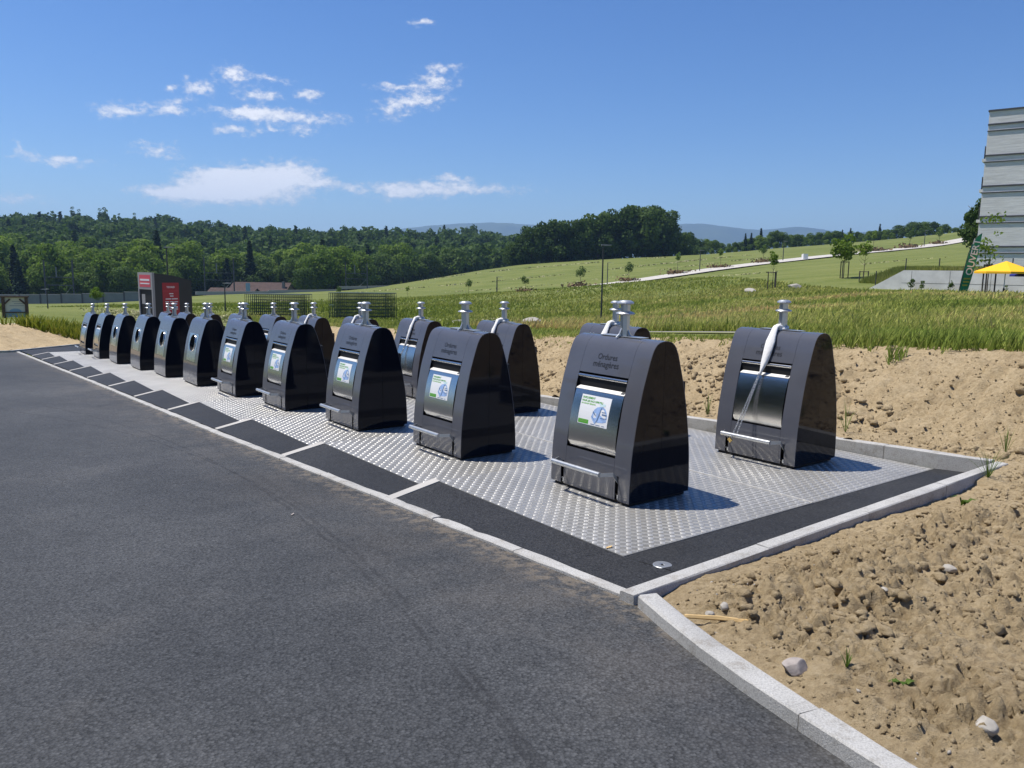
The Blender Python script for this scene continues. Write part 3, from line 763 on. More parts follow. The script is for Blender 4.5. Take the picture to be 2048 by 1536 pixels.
OP = (-.288, .291); Z_OP = (.362, 1.0)
def bin_common(root, kind):
    P = MAT['paint']
    zc = .362 if kind == 'drum' else .458
    s_lo, s_hi = s_at_z(zc), s_at_z(1.0 if kind == 'drum' else .992)
    g = .0022
    for a0, a1 in ((-BW / 2, OP[0] - g), (OP[1] + g, BW / 2)):
        # slots cut low down in the side panels for the foot bar arms
        if kind == 'drum':
            sl = s_at_z(.228)
            if a0 < 0: c0, c1 = -.345, -.307
            else: c0, c1 = .312, .350
            mb = MB(); mb.add(*strip(a0, a1, sl, S_TOT)); mb.add(*strip(a0, c0, 0, sl, n=8)); mb.add(*strip(c1, a1, 0, sl, n=8))
            mb.build('side_cladding', P, root, 40)
        else:
            mb = MB(); mb.add(*strip(a0, a1, 0, S_TOT)); mb.build('side_cladding', P, root, 40)
    mb = MB(); mb.add(*strip(OP[0], OP[1], s_hi, S_TOT - .0)); mb.build('hood', P, root, 40)
    mb = MB(); mb.add(*strip(OP[0], OP[1], 0, s_lo)); mb.build('kick_panel', P, root, 40)
    # glossy end panels in two halves with a seam
    k = np.searchsorted(SF, S_MID)
    for sx in (-1, 1):
        x1 = sx * (BW / 2 - .0015); x0 = sx * (BW / 2 - .012)
        for half in (-1, 1):
            idx = sorted(set(list(range(0, k + 1, 3)) + [k]))
            poly = [(float(prof(SF[i], -.0065)[0]) * (1 if half < 0 else -1), float(prof(SF[i], -.0065)[1])) for i in idx]
            poly = [(min(y, -.0012) if half < 0 else max(y, .0012), z) for y, z in poly]
            poly = [q_ for i_, q_ in enumerate(poly) if i_ == len(poly) - 1 or abs(q_[0]) > .004]
            poly += [(half * .0012, .03)]
            mb = MB(); mb.prism(poly, 'x', min(x0, x1), max(x0, x1)); mb.build('end_panel', MAT['gloss'], root)
    mb = MB(); mb.box((0, 0, .017), (BW - .05, .66, .03)); mb.build('plinth', MAT['black'], root)
    # inner liner behind the openings so nothing shows through
    mb = MB(); mb.box((0, .03, .5), (BW - .04, .5, .92)); mb.build('liner', MAT['black'], root)
    # lifting post
    post = MB(); post.lathe([(.043, 1.303), (.043, 1.49)], 8, (0, .016, 0)); post.lathe([(.043, 1.515), (.044, 1.575)], 8, (0, .016, 0))
    pst = post.build('lifting_post', MAT['galv'], root, 30)
    mb = MB(); mb.lathe([(.050, 1.486), (.078, 1.490), (.080, 1.497), (.076, 1.504), (.055, 1.512), (.045, 1.516)], 22, (0, .016, 0)); mb.build('flange', MAT['galv'], pst, 40)
    mb = MB(); mb.lathe([(.048, 1.573), (.068, 1.576), (.071, 1.583), (.067, 1.592), (.050, 1.603), (.046, 1.606), (.030, 1.607)], 12, (0, .016, 0)); mb.build('cap', MAT['galv'], pst, 25)
    for poly, ax, lo, hi in (([(-.025, 1.303), (-.085, 1.303), (-.05, 1.33), (-.025, 1.375)], 'x', -.006, .006), ([(.055, 1.303), (.115, 1.303), (.08, 1.33), (.055, 1.375)], 'x', -.006, .006), ([(.04, 1.303), (.09, 1.303), (.06, 1.325), (.04, 1.36)], 'y', .010, .022)):
        mb = MB(); mb.prism(poly, ax, lo, hi); mb.build('gusset', MAT['galv'], pst)
    mb = MB(); mb.box((0, .012, 1.3085), (.46, .10, .006)); mb.build('top_plate', MAT['galv'], root)
    for x in (-.40, -.36, .36, .40):
        mb = MB(); mb.lathe([(.008, 0), (.008, .004), (.004, .006)], 8, (x, .0, 1.3045)); mb.build('bolt', MAT['galv'], root, 30)

def drum_parts(root, sticker):
    ST = MAT['steel']
    # drum: convex steel cylinder section
    n = 26; V = []; F = []; a0, a1 = OP[0] + .007, OP[1] - .007
    pts = [(y_at_z(.37) + .024, .364)]
    for z in np.linspace(.411, .856, n):
        u = (z - .411) / .445
        pts.append((y_at_z(z) + .006 - .016 * math.sin(math.pi * u) ** .8, z))
    for y, z in pts: V += [(a0, y, z), (a1, y, z)]
    m = len(pts)
    F = [(2 * i, 2 * i + 1, 2 * i + 3, 2 * i + 2) for i in range(m - 1)]
    nV = len(V)
    for e in (0, 1):
        V += [(a0 if e == 0 else a1, y + .03, z) for y, z in pts]
        o = nV + e * m
        F += [(2 * i + e, o + i, o + i + 1, 2 * i + 2 + e) for i in range(m - 1)]
    mb = MB(); mb.add(V, F); dr = mb.build('drum', ST, root, 18)
    yf = pts[-1][0]
    mb = MB(); mb.prism([(yf - .004, .8565), (yf - .004, .8605), (yf + .092, .917), (yf + .092, .913)], 'x', a0, a1)
    fl = mb.build('flap', MAT['satin'], root)
    mb = MB(); mb.prism([(yf + .006, .8668), (yf + .006, .8690), (yf + .03, .8838), (yf + .03, .8816)], 'x', a1 - .05, a1 - .012); mb.build('handle_notch', MAT['darkmetal'], fl)
    mb = MB(); mb.tube([(OP[0] + .004, y_at_z(.968) + .012, .968), (OP[1] - .004, y_at_z(.968) + .012, .968)], .0155, 16); mb.build('roller', ST, root, 40)
    mb = MB(); mb.box((0, y_at_z(.93) + .125, .945), (OP[1] - OP[0], .004, .12)); mb.build('inner_shutter', MAT['darkmetal'], root)
    # foot bar
    zb = .252; yb = -.505
    mb = MB(); mb.tube([(-.285, yb, zb), (.29, yb, zb)], .0205, 14); fb = mb.build('foot_bar', MAT['galv'], root, 40)
    for x in (-.326, .331):
        xe = -.27 if x < 0 else .275
        mb = MB(); mb.add([(xe, yb - .02, zb + .012), (xe, yb - .02, zb - .018), (x, -.40, zb - .02), (x, -.40, zb + .012), (x, -.33, zb - .05), (x, -.33, zb - .10)] + [(xe + .006, yb - .01, zb + .012), (xe + .006, yb - .01, zb - .018), (x + .006, -.40, zb - .02), (x + .006, -.40, zb + .012), (x + .006, -.33, zb - .05), (x + .006, -.33, zb - .10)],
              [(0, 1, 2, 3), (3, 2, 5, 4), (6, 9, 8, 7), (9, 10, 11, 8), (0, 3, 9, 6), (3, 4, 10, 9), (1, 7, 8, 2), (2, 8, 11, 5), (0, 6, 7, 1), (4, 5, 11, 10)])
        mb.build('arm', MAT['galv'], fb)
    for x in (-.322, .336):
        mb = MB(); mb.box((x, -.335, .055), (.014, .02, .035)); mb.build('bracket', MAT['galv'], root)
    if not sticker: return
    u = lambda z: (z - .411) / .445
    def drum_pt(a, h, off):
        z = h; y = y_at_z(z) + .006 - .016 * math.sin(math.pi * max(0, min(1, u(z)))) ** .8
        return (a, y - off, z)
    def flat(name, poly, off, mat, parent):
        mb = MB(); n = len(poly); mb.add([drum_pt(a, z, off) for a, z in poly], [tuple(range(n))]); return mb.build(name, mat, parent)
    zs = np.linspace(.58, .82, 8); mb = MB(); V = []
    for z in zs: V += [drum_pt(-.184, z, .0012), drum_pt(.166, z, .0012)]
    mb.add(V, [(2 * i, 2 * i + 1, 2 * i + 3, 2 * i + 2) for i in range(7)]); sk = mb.build('sticker', MAT['sticker'], root)
    def txt(s, size, x0, z, mat, width, name='lettering'):
        V, F = text_arrays(s, size, .0008); w = V[:, 0].max() - V[:, 0].min(); k = width / w; x = V[:, 0] - V[:, 0].min()
        mb = MB(); mb.add([drum_pt(x0 + xx * k, z + vy * k, .0022) for xx, vy in zip(x, V[:, 1])], F); return ob(name, me_new(name, mb.V, mb.F), mat, sk)
    txt('UNIQUEMENT', .03, -.172, .790, MAT['green'], .15)
    txt('POUR LES SACS OFFICIELS', .025, -.172, .765, MAT['green'], .25)
    txt('DU CONCEPT RÉGIONAL', .02, -.172, .745, MAT['lime'], .17)
    flat('green_panel', [(-.178, .586), (-.055, .586), (-.055, .620), (-.178, .620)], .002, MAT['green'], sk)
    for zz in (.600, .610): flat('panel_line', [(-.168, zz), (-.07, zz), (-.07, zz + .003), (-.168, zz + .003)], .003, MAT['lime'], sk)
    bag = flat('bag_print', [(-.03, .645), (.0, .615), (.024, .592), (.03, .612), (.11, .618), (.148, .628), (.152, .665), (.140, .705), (.118, .732), (.085, .745), (.072, .748), (.055, .740), (.025, .735), (-.005, .712), (-.02, .68)], .002, MAT['bagblue'], sk)
    flat('bag_knot', [(.055, .740), (.085, .745), (.112, .752), (.112, .768), (.085, .768), (.07, .760), (.05, .770), (.035, .772), (.045, .755)], .0025, MAT['bagpale'], sk)
    flat('bag_fold', [(.024, .598), (.034, .612), (.052, .63), (.068, .69), (.078, .735), (.070, .735), (.058, .69), (.040, .632)], .003, MAT['bagdark'], sk)
    for q in ([(-.015, .70), (.02, .672), (.02, .660), (-.018, .688)], [(.09, .690), (.146, .690), (.148, .678), (.09, .680)], [(.085, .705), (.13, .707), (.132, .702), (.085, .700)], [(-.026, .66), (.012, .63), (.012, .626), (-.027, .655)], [(.075, .655), (.15, .660), (.15, .656), (.075, .651)]):
        flat('bag_mark', q, .003, MAT['bagdark'], sk)
    for x, w_ in ((-.025, .045), (.035, .05), (.105, .03)): flat('small_print', [(x, .589), (x + w_, .589), (x + w_, .594), (x, .594)], .0025, MAT['bagdark'], sk)

def round_parts(root):
    sa, sb = s_at_z(.462), s_at_z(.99); cs = (s_at_z(.82)); r = .165
    n = 64; inner = []; outer = []
    x0, x1 = OP[0] + .006, OP[1] - .006
    for k in range(n):
        t = 2 * math.pi * k / n; dx, dy = math.cos(t), math.sin(t); inner.append((r * dx, cs + r * dy))
        sc = min((x1 / dx) if dx > 1e-6 else (x0 / dx if dx < -1e-6 else 1e9), ((sb - cs) / dy) if dy > 1e-6 else ((sa - cs) / dy if dy < -1e-6 else 1e9))
        outer.append((sc * dx, cs + sc * dy))
    # add exact corners by snapping the nearest boundary points
    for cx, cy in ((x0, sa), (x1, sa), (x0, sb), (x1, sb)):
        j = min(range(n), key=lambda i: (outer[i][0] - cx) ** 2 + (outer[i][1] - cy) ** 2); outer[j] = (cx, cy)
    rings = 7; V2 = []
    for q in range(rings):
        f = q / (rings - 1); V2 += [(a[0] * (1 - f) + b[0] * f, a[1] * (1 - f) + b[1] * f) for a, b in zip(inner, outer)]
    F = [(q * n + k, q * n + (k + 1) % n, (q + 1) * n + (k + 1) % n, (q + 1) * n + k) for q in range(rings - 1) for k in range(n)]
    mb = MB(); mb.add(on_front(V2, .002), F); mb.build('steel_panel', MAT['steel'], root, 40)
    mb = MB(); mb.add(*strip(x0, x1, sb - .002, sb + .012, .012, .012, 3)); mb.build('panel_lip', MAT['steel'], root)
    # rim and throat
    rim = MB(); V = []; F = []
    prof_r = [(r + .014, .002), (r + .012, .014), (r + .002, .018), (r - .006, .012), (r - .012, -.10)]
    for (rr, o) in prof_r:
        V += on_front([(rr * math.cos(2 * math.pi * k / n), cs + rr * math.sin(2 * math.pi * k / n)) for k in range(n)], o)
    F = [(q * n + k, q * n + (k + 1) % n, (q + 1) * n + (k + 1) % n, (q + 1) * n + k) for q in range(3) for k in range(n)]
    rim.add(V, F); rr_ = rim.build('opening_rim', MAT['steel'], root, 60)
    th = MB(); th.add(V[3 * n:], [(k, (k + 1) % n, n + (k + 1) % n, n + k) for k in range(n)] + [tuple(n + k for k in range(n))]); th.build('throat', MAT['black'], rr_)

def bin_proto(kind, letters, sticker):
    root = empty('waste_bin')
    bin_common(root, 'drum' if kind == 'drum' else 'round')
    if kind == 'drum': drum_parts(root, sticker)
    else: round_parts(root)
    if letters: ob('lettering', LETTER, MAT['letter'], root)
    return root
LETTER = lettering_mesh([('Ordures', .05, .004, 1.120, .0005, .226), ('ménagères', .05, .004, 1.058, .0005, .298)])
protos = {'sticker': bin_proto('drum', True, True), 'plain': bin_proto('drum', True, False), 'slot': bin_proto('drum', False, False), 'round': bin_proto('round', False, False)}
used = set()
def place_bin(kind, a, b, label, group):
    o = protos[kind] if kind not in used else copy_tree(protos[kind])
    used.add(kind)
    o.location = W(a, b, BZ(a, b) + .004); o.rotation_euler = (0, 0, ANG)
    o.rotation_euler[2] += rng.normal(0, .004)
    tag(o, label, 'waste bin', group)
    return o
ORD = ['nearest', 'second', 'third', 'fourth', 'fifth', 'sixth', 'seventh', 'eighth', 'ninth', 'tenth', 'farthest']
for i, a in enumerate(BIN_A):
    if i < 5: k, d = 'sticker', 'charcoal household waste bin with green and white sticker, %s in the front row'
    elif i < 9: k, d = 'round', 'charcoal recycling bin with round opening in steel panel, %s in the front row'
    else: k, d = 'slot', 'charcoal bin with drum hatch and no sticker, %s in the front row'
    place_bin(k, a, 0, d % ORD[i], 'front row of waste bins')
for i, a in enumerate(BIN_A):
    if i < 6: k, d = 'plain', 'charcoal bin chained shut with white cloth sleeve, %s in the back row'
    else: k, d = 'slot', 'charcoal bin without cloth sleeve, %s in the back row'
    place_bin(k, a, 2.27, d % ORD[i], 'back row of waste bins')

# white cloth sleeves with chain and padlock on six bins of the back row
def chain_tie(a, b, label, first, twist):
    root = empty('lock_chain', W(a, b, BZ(a, b) + .004), ANG)
    pts = [(.03, .03, 1.325), (-.01, -.05, 1.345), (-.012, -.09, 1.33)]; rad = [(.022, .02), (.026, .022), (.030, .024)]
    for z, wd, x in ((1.27, .044, -.008), (1.2, .058, .0), (1.13, .058, .0), (1.06, .05, -.004), (.98, .04, -.010), (.915, .018, -.018), (.895, .014, -.02), (.875, .022, -.03), (.862, .016, -.034)):
        wd *= .62 if twist else .82
        pts.append((x, y_at_z(z) - .026, z)); rad.append((wd, .017 if not twist else .018))
    V = []; F = []; n = 14
    for i, p in enumerate(pts):
        t = (Vector(pts[min(i + 1, len(pts) - 1)]) - Vector(pts[max(i - 1, 0)])).normalized()
        u = Vector((1, 0, 0)); u = (u - t * u.dot(t)).normalized(); w = t.cross(u)
        for k in range(n):
            an = 2 * math.pi * k / n; fold = 1 + .12 * math.sin(an * 4 + i * (2.2 if twist else .5)) + .05 * math.sin(an * 7 - i * 1.3)
            V.append(tuple(Vector(p) + (u * math.cos(an) * rad[i][0] + w * math.sin(an) * rad[i][1]) * fold))
    for i in range(len(pts) - 1):
        for k in range(n): F.append((i * n + k, i * n + (k + 1) % n, (i + 1) * n + (k + 1) % n, (i + 1) * n + k))
    F += [tuple(range(n)), tuple((len(pts) - 1) * n + k for k in range(n))]
    mb = MB(); mb.add(V, F); mb.build('cloth_sleeve', MAT['cloth'], root, 180)
    mb = MB(); mb.tube([(.05 * math.cos(t), .016 + .05 * math.sin(t), 1.325 + .012 * math.sin(t)) for t in np.linspace(0, 6.283, 18)], .014, 8); mb.build('post_wrap', MAT['cloth'], root, 180)
    # two strands of chain down to the foot bar
    link = MB()
    for x0, x1 in ((-.034, -.150), (-.026, -.105)):
        p0 = Vector((x0, y_at_z(.86) - .03, .87)); p1 = Vector((x1, -.512, .24)); m = 24
        for j in range(m):
            p = p0.lerp(p1, (j + .5) / m); t = (p1 - p0).normalized(); u = Vector((1, 0, 0)) if j % 2 else Vector((0, 1, .4)).normalized()
            u = (u - t * u.dot(t)).normalized()
            link.tube([tuple(p + t * (math.cos(q) * .018) + u * (math.sin(q) * .008)) for q in np.linspace(0, 2 * math.pi, 9)], .0022, 5, False)
    c = link.build('chain', MAT['galv'], root, 180); c['kind'] = 'stuff'
    pk = MB(); pk.box((-.155, -.535, .205), (.042, .016, .036), M=Matrix.Rotation(R(40), 3, 'Y')); pl = pk.build('padlock', MAT['brass'], root)
    sh = MB(); sh.tube([(-.150 + .013 * math.cos(q), -.535, .228 + .02 * math.sin(q)) for q in np.linspace(0, math.pi, 8)], .0035, 6); sh.build('shackle', MAT['galv'], pl, 180)
    tag(root, label, 'lock chain', 'white lock chains on the back bins')
for i in range(6):
    chain_tie(BIN_A[i], 2.27, 'white cloth sleeve and chain with brass padlock on the %s back-row bin' % ORD[i], i == 0, i >= 2)

# ------------------------------------------------------------------ vegetation
def quads(C, Nrm, size, asp=1.0, g=None):
    """square leaf faces from centres and normals"""
    g = g or rng; n = len(C); r = g.normal(size=(n, 3)); u = np.cross(Nrm, r); u /= np.linalg.norm(u, axis=1, keepdims=True) + 1e-9; v = np.cross(Nrm, u)
    su = (size * asp)[:, None]; sv = size[:, None]
    V = np.stack([C - u * su, C - v * sv * .8, C + u * su, C + v * sv * .8], 1).reshape(-1, 3)
    return V, np.arange(4 * n).reshape(n, 4)
def set_tint(me, per_face, k=4):
    a = me.attributes.new('tint', 'FLOAT', 'POINT'); a.data.foreach_set('value', np.repeat(per_face, k).astype(np.float32))
def crown_arrays(seed, n, h0, h1, rad, lobes, leaf, lob_r=.42, droop=0):
    g = np.random.default_rng(seed); cz = (h0 + h1) / 2; hz = (h1 - h0) / 2
    d = g.normal(size=(lobes, 3)); d /= np.linalg.norm(d, axis=1, keepdims=True); rr = g.uniform(.35, .78, lobes)[:, None]
    Lc = d * rr * np.array([rad, rad, hz]); Lr = g.uniform(.65, 1.2, lobes) * lob_r * rad
    Lc[:, 2] += cz
    pick = g.choice(lobes, n, p=Lr ** 2 / (Lr ** 2).sum())
    dd = g.normal(size=(n, 3)); dd[:, 2] += .25; dd /= np.linalg.norm(dd, axis=1, keepdims=True)
    q = g.uniform(.55, 1.08, n) ** .6
    C = Lc[pick] + dd * (Lr[pick] * q)[:, None] * np.array([1, 1, .82])
    C[:, 2] = np.maximum(C[:, 2], max(h0 * .7, .1 + .6 * 0))
    nr = dd * .85 + g.normal(size=(n, 3)) * .38; nr /= np.linalg.norm(nr, axis=1, keepdims=True)
    V, F = quads(C, nr, leaf * g.uniform(.55, 1.35, n), 1.25, g)
    lt = g.uniform(.1, .9, lobes)
    tint = np.clip(.65 * lt[pick] + .35 * g.uniform(0, 1, n), 0, 1)
    return V, F, tint
def conifer_arrays(seed, n, h0, h1, rad, leaf):
    g = np.random.default_rng(seed); t = g.uniform(0, 1, n) ** .7; tiers = 14
    z = h0 + (h1 - h0) * (1 - t); tt = np.floor(t * tiers) / tiers + (t * tiers % 1) / tiers
    r = rad * (tt + .04) * (.55 + .45 * ((t * tiers) % 1)); an = g.uniform(0, 6.283, n); k = g.uniform(.5, 1.05, n); arm = .75 + .25 * np.sin(an * 7 + np.floor(t * tiers) * 2)
    C = np.stack([np.cos(an) * r * k * arm, np.sin(an) * r * k * arm, z - .25 * r * k], 1)
    nr = np.stack([np.cos(an) * .3, np.sin(an) * .3, np.ones(n)], 1) + g.normal(size=(n, 3)) * .4; nr /= np.linalg.norm(nr, axis=1, keepdims=True)
    V, F = quads(C, nr, leaf * g.uniform(.6, 1.3, n), 1.6, g)
    return V, F, g.uniform(0, 1, n)
def trunk_mesh(h, r, seed, limbs=5, spread=1.5, top=None):
    g = np.random.default_rng(seed); mb = MB(); top = top or h
    pts = [(0, 0, -.3), (0, 0, 0)] + [(g.normal(0, .03) * h * .3, g.normal(0, .03) * h * .3, h * q) for q in (.3, .6, 1)]
    mb.tube(pts, [r * 1.15, r, r * .85, r * .6, r * .3], 7)
    for k in range(limbs):
        an = g.uniform(0, 6.283); z0 = h * g.uniform(.45, .9); L = spread * g.uniform(.6, 1.1)
        mb.tube([(0, 0, z0), (math.cos(an) * L * .5, math.sin(an) * L * .5, z0 + L * .35), (math.cos(an) * L, math.sin(an) * L, z0 + L * .9)], [r * .4, r * .28, r * .1], 5)
    return mb.mesh('trunk', 180)
def crown_mesh(arr):
    V, F, t = arr; m = me_new('crown', V, F); set_tint(m, t); return m
def top_of(m):
    c = np.empty(len(m.vertices) * 3, np.float32); m.vertices.foreach_get('co', c); return float(c[2::3].max())
def tree(name, loc, tm, cm, leafmat, label, group, scale=1, rz=None, cat='tree', sz=1, height=None):
    if height: scale = height / top_of(cm)
    o = empty(name, loc, random.uniform(0, 6.28) if rz is None else rz); o.scale = (scale, scale, scale * sz)
    ob('trunk', tm, MAT['bark'], o); ob('crown', cm, leafmat, o)
    return tag(o, label, cat, group)

# wooded hillside on the left
FT = [trunk_mesh(9, .22, 40 + i, 5, 2.2) for i in range(3)]
FC = [crown_mesh(crown_arrays(60 + i, 3400, .6, 14 + (i % 3) * 1.6, 5.4 + (i % 2) * .9, 22, .34, .44)) for i in range(6)]
FCc = [crown_mesh(conifer_arrays(80 + i, 1200, 1.5, 17, 4.2, .45)) for i in range(2)]
def hillside():
    pts = []
    g = np.random.default_rng(11)
    y = 205.0
    while y < 640:
        step = 6.5 + (y - 205) * .012; x = -.72 * y - 10
        xr = np.interp(y, [205, 235, 280, 300, 345, 400, 640], [-56, -52, -48, -32, -12, 10, 70])
        while x < xr:
            pts.append((x + g.uniform(-2.5, 2.5), y + g.uniform(-2.5, 2.5))); x += step + g.uniform(-1, 1.5)
        y += 6.5 + (y - 205) * .02
    pts = [p for p in pts if not (-97 < p[0] < -62 and p[1] < 248) and not (p[1] < 214 and p[0] > -78)]
    pts.sort(key=lambda p: p[1])
    xs = np.array([p[0] for p in pts]); ys = np.array([p[1] for p in pts]); zs = ground(xs, ys)
    for k, (x, yy, z) in enumerate(zip(xs[:290], ys[:290], zs[:290])):
        con = g.uniform() < .05
        s = g.uniform(.7, 1.2) * (.8 if yy < 225 else 1)
        tree('forest_tree', (x, yy, z - .2), FT[k % 3], FCc[k % 2] if con else FC[int(g.integers(0, 6))], MAT['conif'] if con else (MAT['leaf'] if g.uniform() < .72 else MAT['leaf2']),
             'leafy tree massed with others along the foot of the wooded hillside', 'trees at the foot of the wooded hillside', s, g.uniform(0, 6.28), 'tree', g.uniform(.85, 1.1))
    # the rest of the wood reads as one mass
    lib = [crown_arrays(160 + i, 320, 1.0, 14.5 + (i % 3) * 1.5, 5.2, 16, .84) for i in range(5)] + [conifer_arrays(190, 420, 1, 16, 4.4, .7)]
    VV = []; TT = []
    for x, yy, z in zip(xs[290:], ys[290:], zs[290:]):
        j = int(g.integers(0, 5)) if g.uniform() > .07 else 5
        V, F, t = lib[j]; s = g.uniform(.8, 1.3); an = g.uniform(0, 6.28); c, sn = math.cos(an) * s, math.sin(an) * s
        q = np.stack([V[:, 0] * c - V[:, 1] * sn + x, V[:, 0] * sn + V[:, 1] * c + yy, V[:, 2] * s + z - .3], 1); VV.append(q); TT.append(np.clip(t * .6 + g.uniform(0, .4) - (.35 if j == 5 else 0), 0, 1))
    V = np.vstack(VV); m = me_new('wood', V, np.arange(len(V)).reshape(-1, 4)); set_tint(m, np.concatenate(TT))
    tag(ob('wood', m, MAT['leaf']), 'dense wood covering the far hillside on the left', 'wood', kind='stuff')
    return len(pts)
hillside()
def poplar():
    lib = crown_mesh(crown_arrays(300, 900, .5, 19, 1.5, 26, .36, .9)); tm = trunk_mesh(12, .25, 301, 2, 1)
    for k, (x, y, s) in enumerate([(-313.9, 570, 1.05), (-311.6, 573, 0.95), (-294.9, 570, 1.0), (-295.2, 576, 1.05), (-290.0, 570, 0.95), (-282.8, 574, 0.8), (-272.7, 574, 0.85)]):
        tree('poplar', (x, y, gz(x, y) + 5), tm, lib, MAT['leaf'], 'slim poplar standing above the wooded ridge, %s from the left' % ['first', 'second', 'third', 'fourth', 'fifth', 'sixth', 'seventh'][k], 'poplars on the ridge', s)
poplar()

# copse of big trees on the field's crest
CT = [trunk_mesh(12, .35, 400 + i, 7, 4) for i in range(3)]
CC = [crown_mesh(crown_arrays(420 + i, 4600, -2.5, 18 + i, 8.0, 44, .42, .34)) for i in range(4)]
for k, (x, y, s, w) in enumerate([(-0.6, 275, 8, 'broad dark green tree in the copse on the field crest, first from its left end'), (2.5, 273, 11, 'broad dark green tree in the copse on the field crest, second from its left end'), (5.9, 272, 13.5, 'broad dark green tree in the copse on the field crest, third from its left end'), (9.7, 280, 14.5, 'broad dark green tree in the copse on the field crest, fourth from its left end'), (13.4, 276, 15.5, 'broad dark green tree in the copse on the field crest, fifth from its left end'), (18.2, 283, 15, 'broad dark green tree in the copse on the field crest, sixth from its left end'), (21.3, 277, 15, 'broad dark green tree in the copse on the field crest, seventh from its left end'), (25.8, 284, 16, 'broad dark green tree in the copse on the field crest, eighth from its left end'), (29.4, 279, 17, 'broad dark green tree in the copse on the field crest, ninth from its left end'), (33.7, 286, 18, 'broad dark green tree in the copse on the field crest, tenth from its left end'), (37.5, 281, 19, 'broad dark green tree in the copse on the field crest, eleventh from its left end'), (42.3, 287, 19.5, 'broad dark green tree in the copse on the field crest, twelfth from its left end'), (45.6, 282, 19, 'broad dark green tree in the copse on the field crest, thirteenth from its left end'), (50.2, 288, 19, 'broad dark green tree in the copse on the field crest, fourteenth from its left end'), (53.1, 284, 17, 'broad dark green tree in the copse on the field crest, fifteenth from its left end'), (56.6, 290, 12, 'broad dark green tree in the copse on the field crest, sixteenth from its left end'), (63.0, 300, 9.5, 'broad dark green tree in the copse on the field crest, seventeenth from its left end'), (67.9, 312, 10, 'broad dark green tree in the copse on the field crest, last from its left end')]):
    tree('broad_tree', (x, y, gz(x, y) - .3), CT[k % 3], CC[k % 4], MAT['copse'], w, 'copse of big trees on the crest of the field', height=s)

# tree line along the right-hand skyline
for k, (x, y, s, con) in enumerate([(75.6, 339.0, 8.06, 0), (80.3, 345.0, 8.5, 0), (82.8, 343.7, 8.12, 0), (85.0, 339.4, 7.02, 0), (88.9, 343.2, 5.59, 0), (93.8, 349.5, 5.47, 0), (96.1, 346.4, 5.51, 0), (99.3, 349.7, 5.69, 0), (101.6, 348.7, 6.8, 0), (104.1, 347.3, 6.73, 0), (105.9, 342.5, 7.27, 0), (111.2, 349.2, 8.14, 0), (111.8, 341.6, 8.79, 0), (114.7, 340.6, 7.89, 0), (119.8, 346.2, 7.02, 0), (122.9, 347.1, 7.12, 0), (125.6, 348.2, 6.55, 0), (125.4, 339.8, 6.77, 0), (131.3, 348.5, 6.49, 0), (132.1, 342.8, 6.91, 0), (133.5, 340.2, 7.07, 0), (138.6, 344.8, 7.43, 0), (142.5, 348.2, 6.59, 0), (145.0, 345.5, 6.82, 0), (149.5, 347.4, 6.34, 0), (149.5, 342.4, 5.07, 0), (151.2, 340.6, 5.83, 0), (153.9, 341.6, 5.8, 0), (161.0, 349.6, 6.2, 0), (161.2, 344.5, 5.82, 0), (164.2, 346.2, 5.78, 0), (167.2, 346.0, 7.26, 0), (169.5, 344.7, 6.98, 0), (169.8, 339.5, 7.6, 0), (176.7, 347.3, 7.65, 0), (177.4, 344.3, 7.23, 0), (179.7, 342.7, 6.86, 0), (183.3, 342.7, 5.51, 0), (186.5, 343.8, 4.39, 0), (192.4, 349.1, 4.0, 0), (195.9, 349.4, 3.11, 0), (198.3, 347.8, 2.23, 0), (75.1, 330.8, 4.16, 0), (78.5, 331.7, 4.21, 0), (82.4, 331.8, 3.33, 0), (85.4, 329.9, 3.01, 0), (87.7, 327.7, 2.81, 0), (92.4, 332.7, 2.7, 0), (96.3, 335.3, 2.82, 0), (97.4, 328.8, 3.31, 0), (101.3, 331.4, 4.55, 0), (103.8, 330.2, 4.42, 0), (110.1, 336.0, 3.73, 0), (113.4, 334.8, 3.08, 0), (114.8, 327.7, 3.65, 0), (120.5, 331.4, 2.69, 0), (122.9, 330.2, 3.81, 0), (126.9, 332.7, 3.3, 0), (130.3, 333.0, 3.21, 0), (133.9, 333.7, 3.49, 0), (137.1, 331.2, 3.05, 0), (142.1, 334.7, 3.33, 0), (142.9, 326.0, 2.53, 0), (150.0, 332.9, 3.04, 0), (154.9, 334.8, 3.19, 0), (157.1, 331.6, 3.13, 0), (160.9, 332.7, 3.74, 0), (164.2, 330.8, 3.1, 0), (169.8, 334.6, 4.18, 0), (171.3, 329.9, 3.59, 0), (173.7, 326.8, 3.53, 0), (182.7, 335.6, 2.01, 0), (185.3, 334.9, 1.83, 0), (185.7, 329.8, 1.43, 0), (189.2, 330.9, 1.12, 0), (99.6, 344, 8.65, 1), (102.1, 344, 8.74, 2), (106.2, 344, 10.3, 3), (141.1, 344, 7.52, 4), (144.6, 344, 7.9, 5), (157.1, 344, 8.56, 6)]):
    tree('hedgerow_tree' if not con else 'conifer', (x, y, gz(x, y) - .5), FT[k % 3], FCc[k % 2] if con else FC[k % 6], MAT['conif'] if con else MAT['copse'],
         ('dark pointed conifer above the right skyline tree line, %s from the left' % ORD[con - 1].replace('nearest', 'first')) if con else 'broadleaf tree in the tree line along the right skyline', 'tree line on the right skyline', height=s)

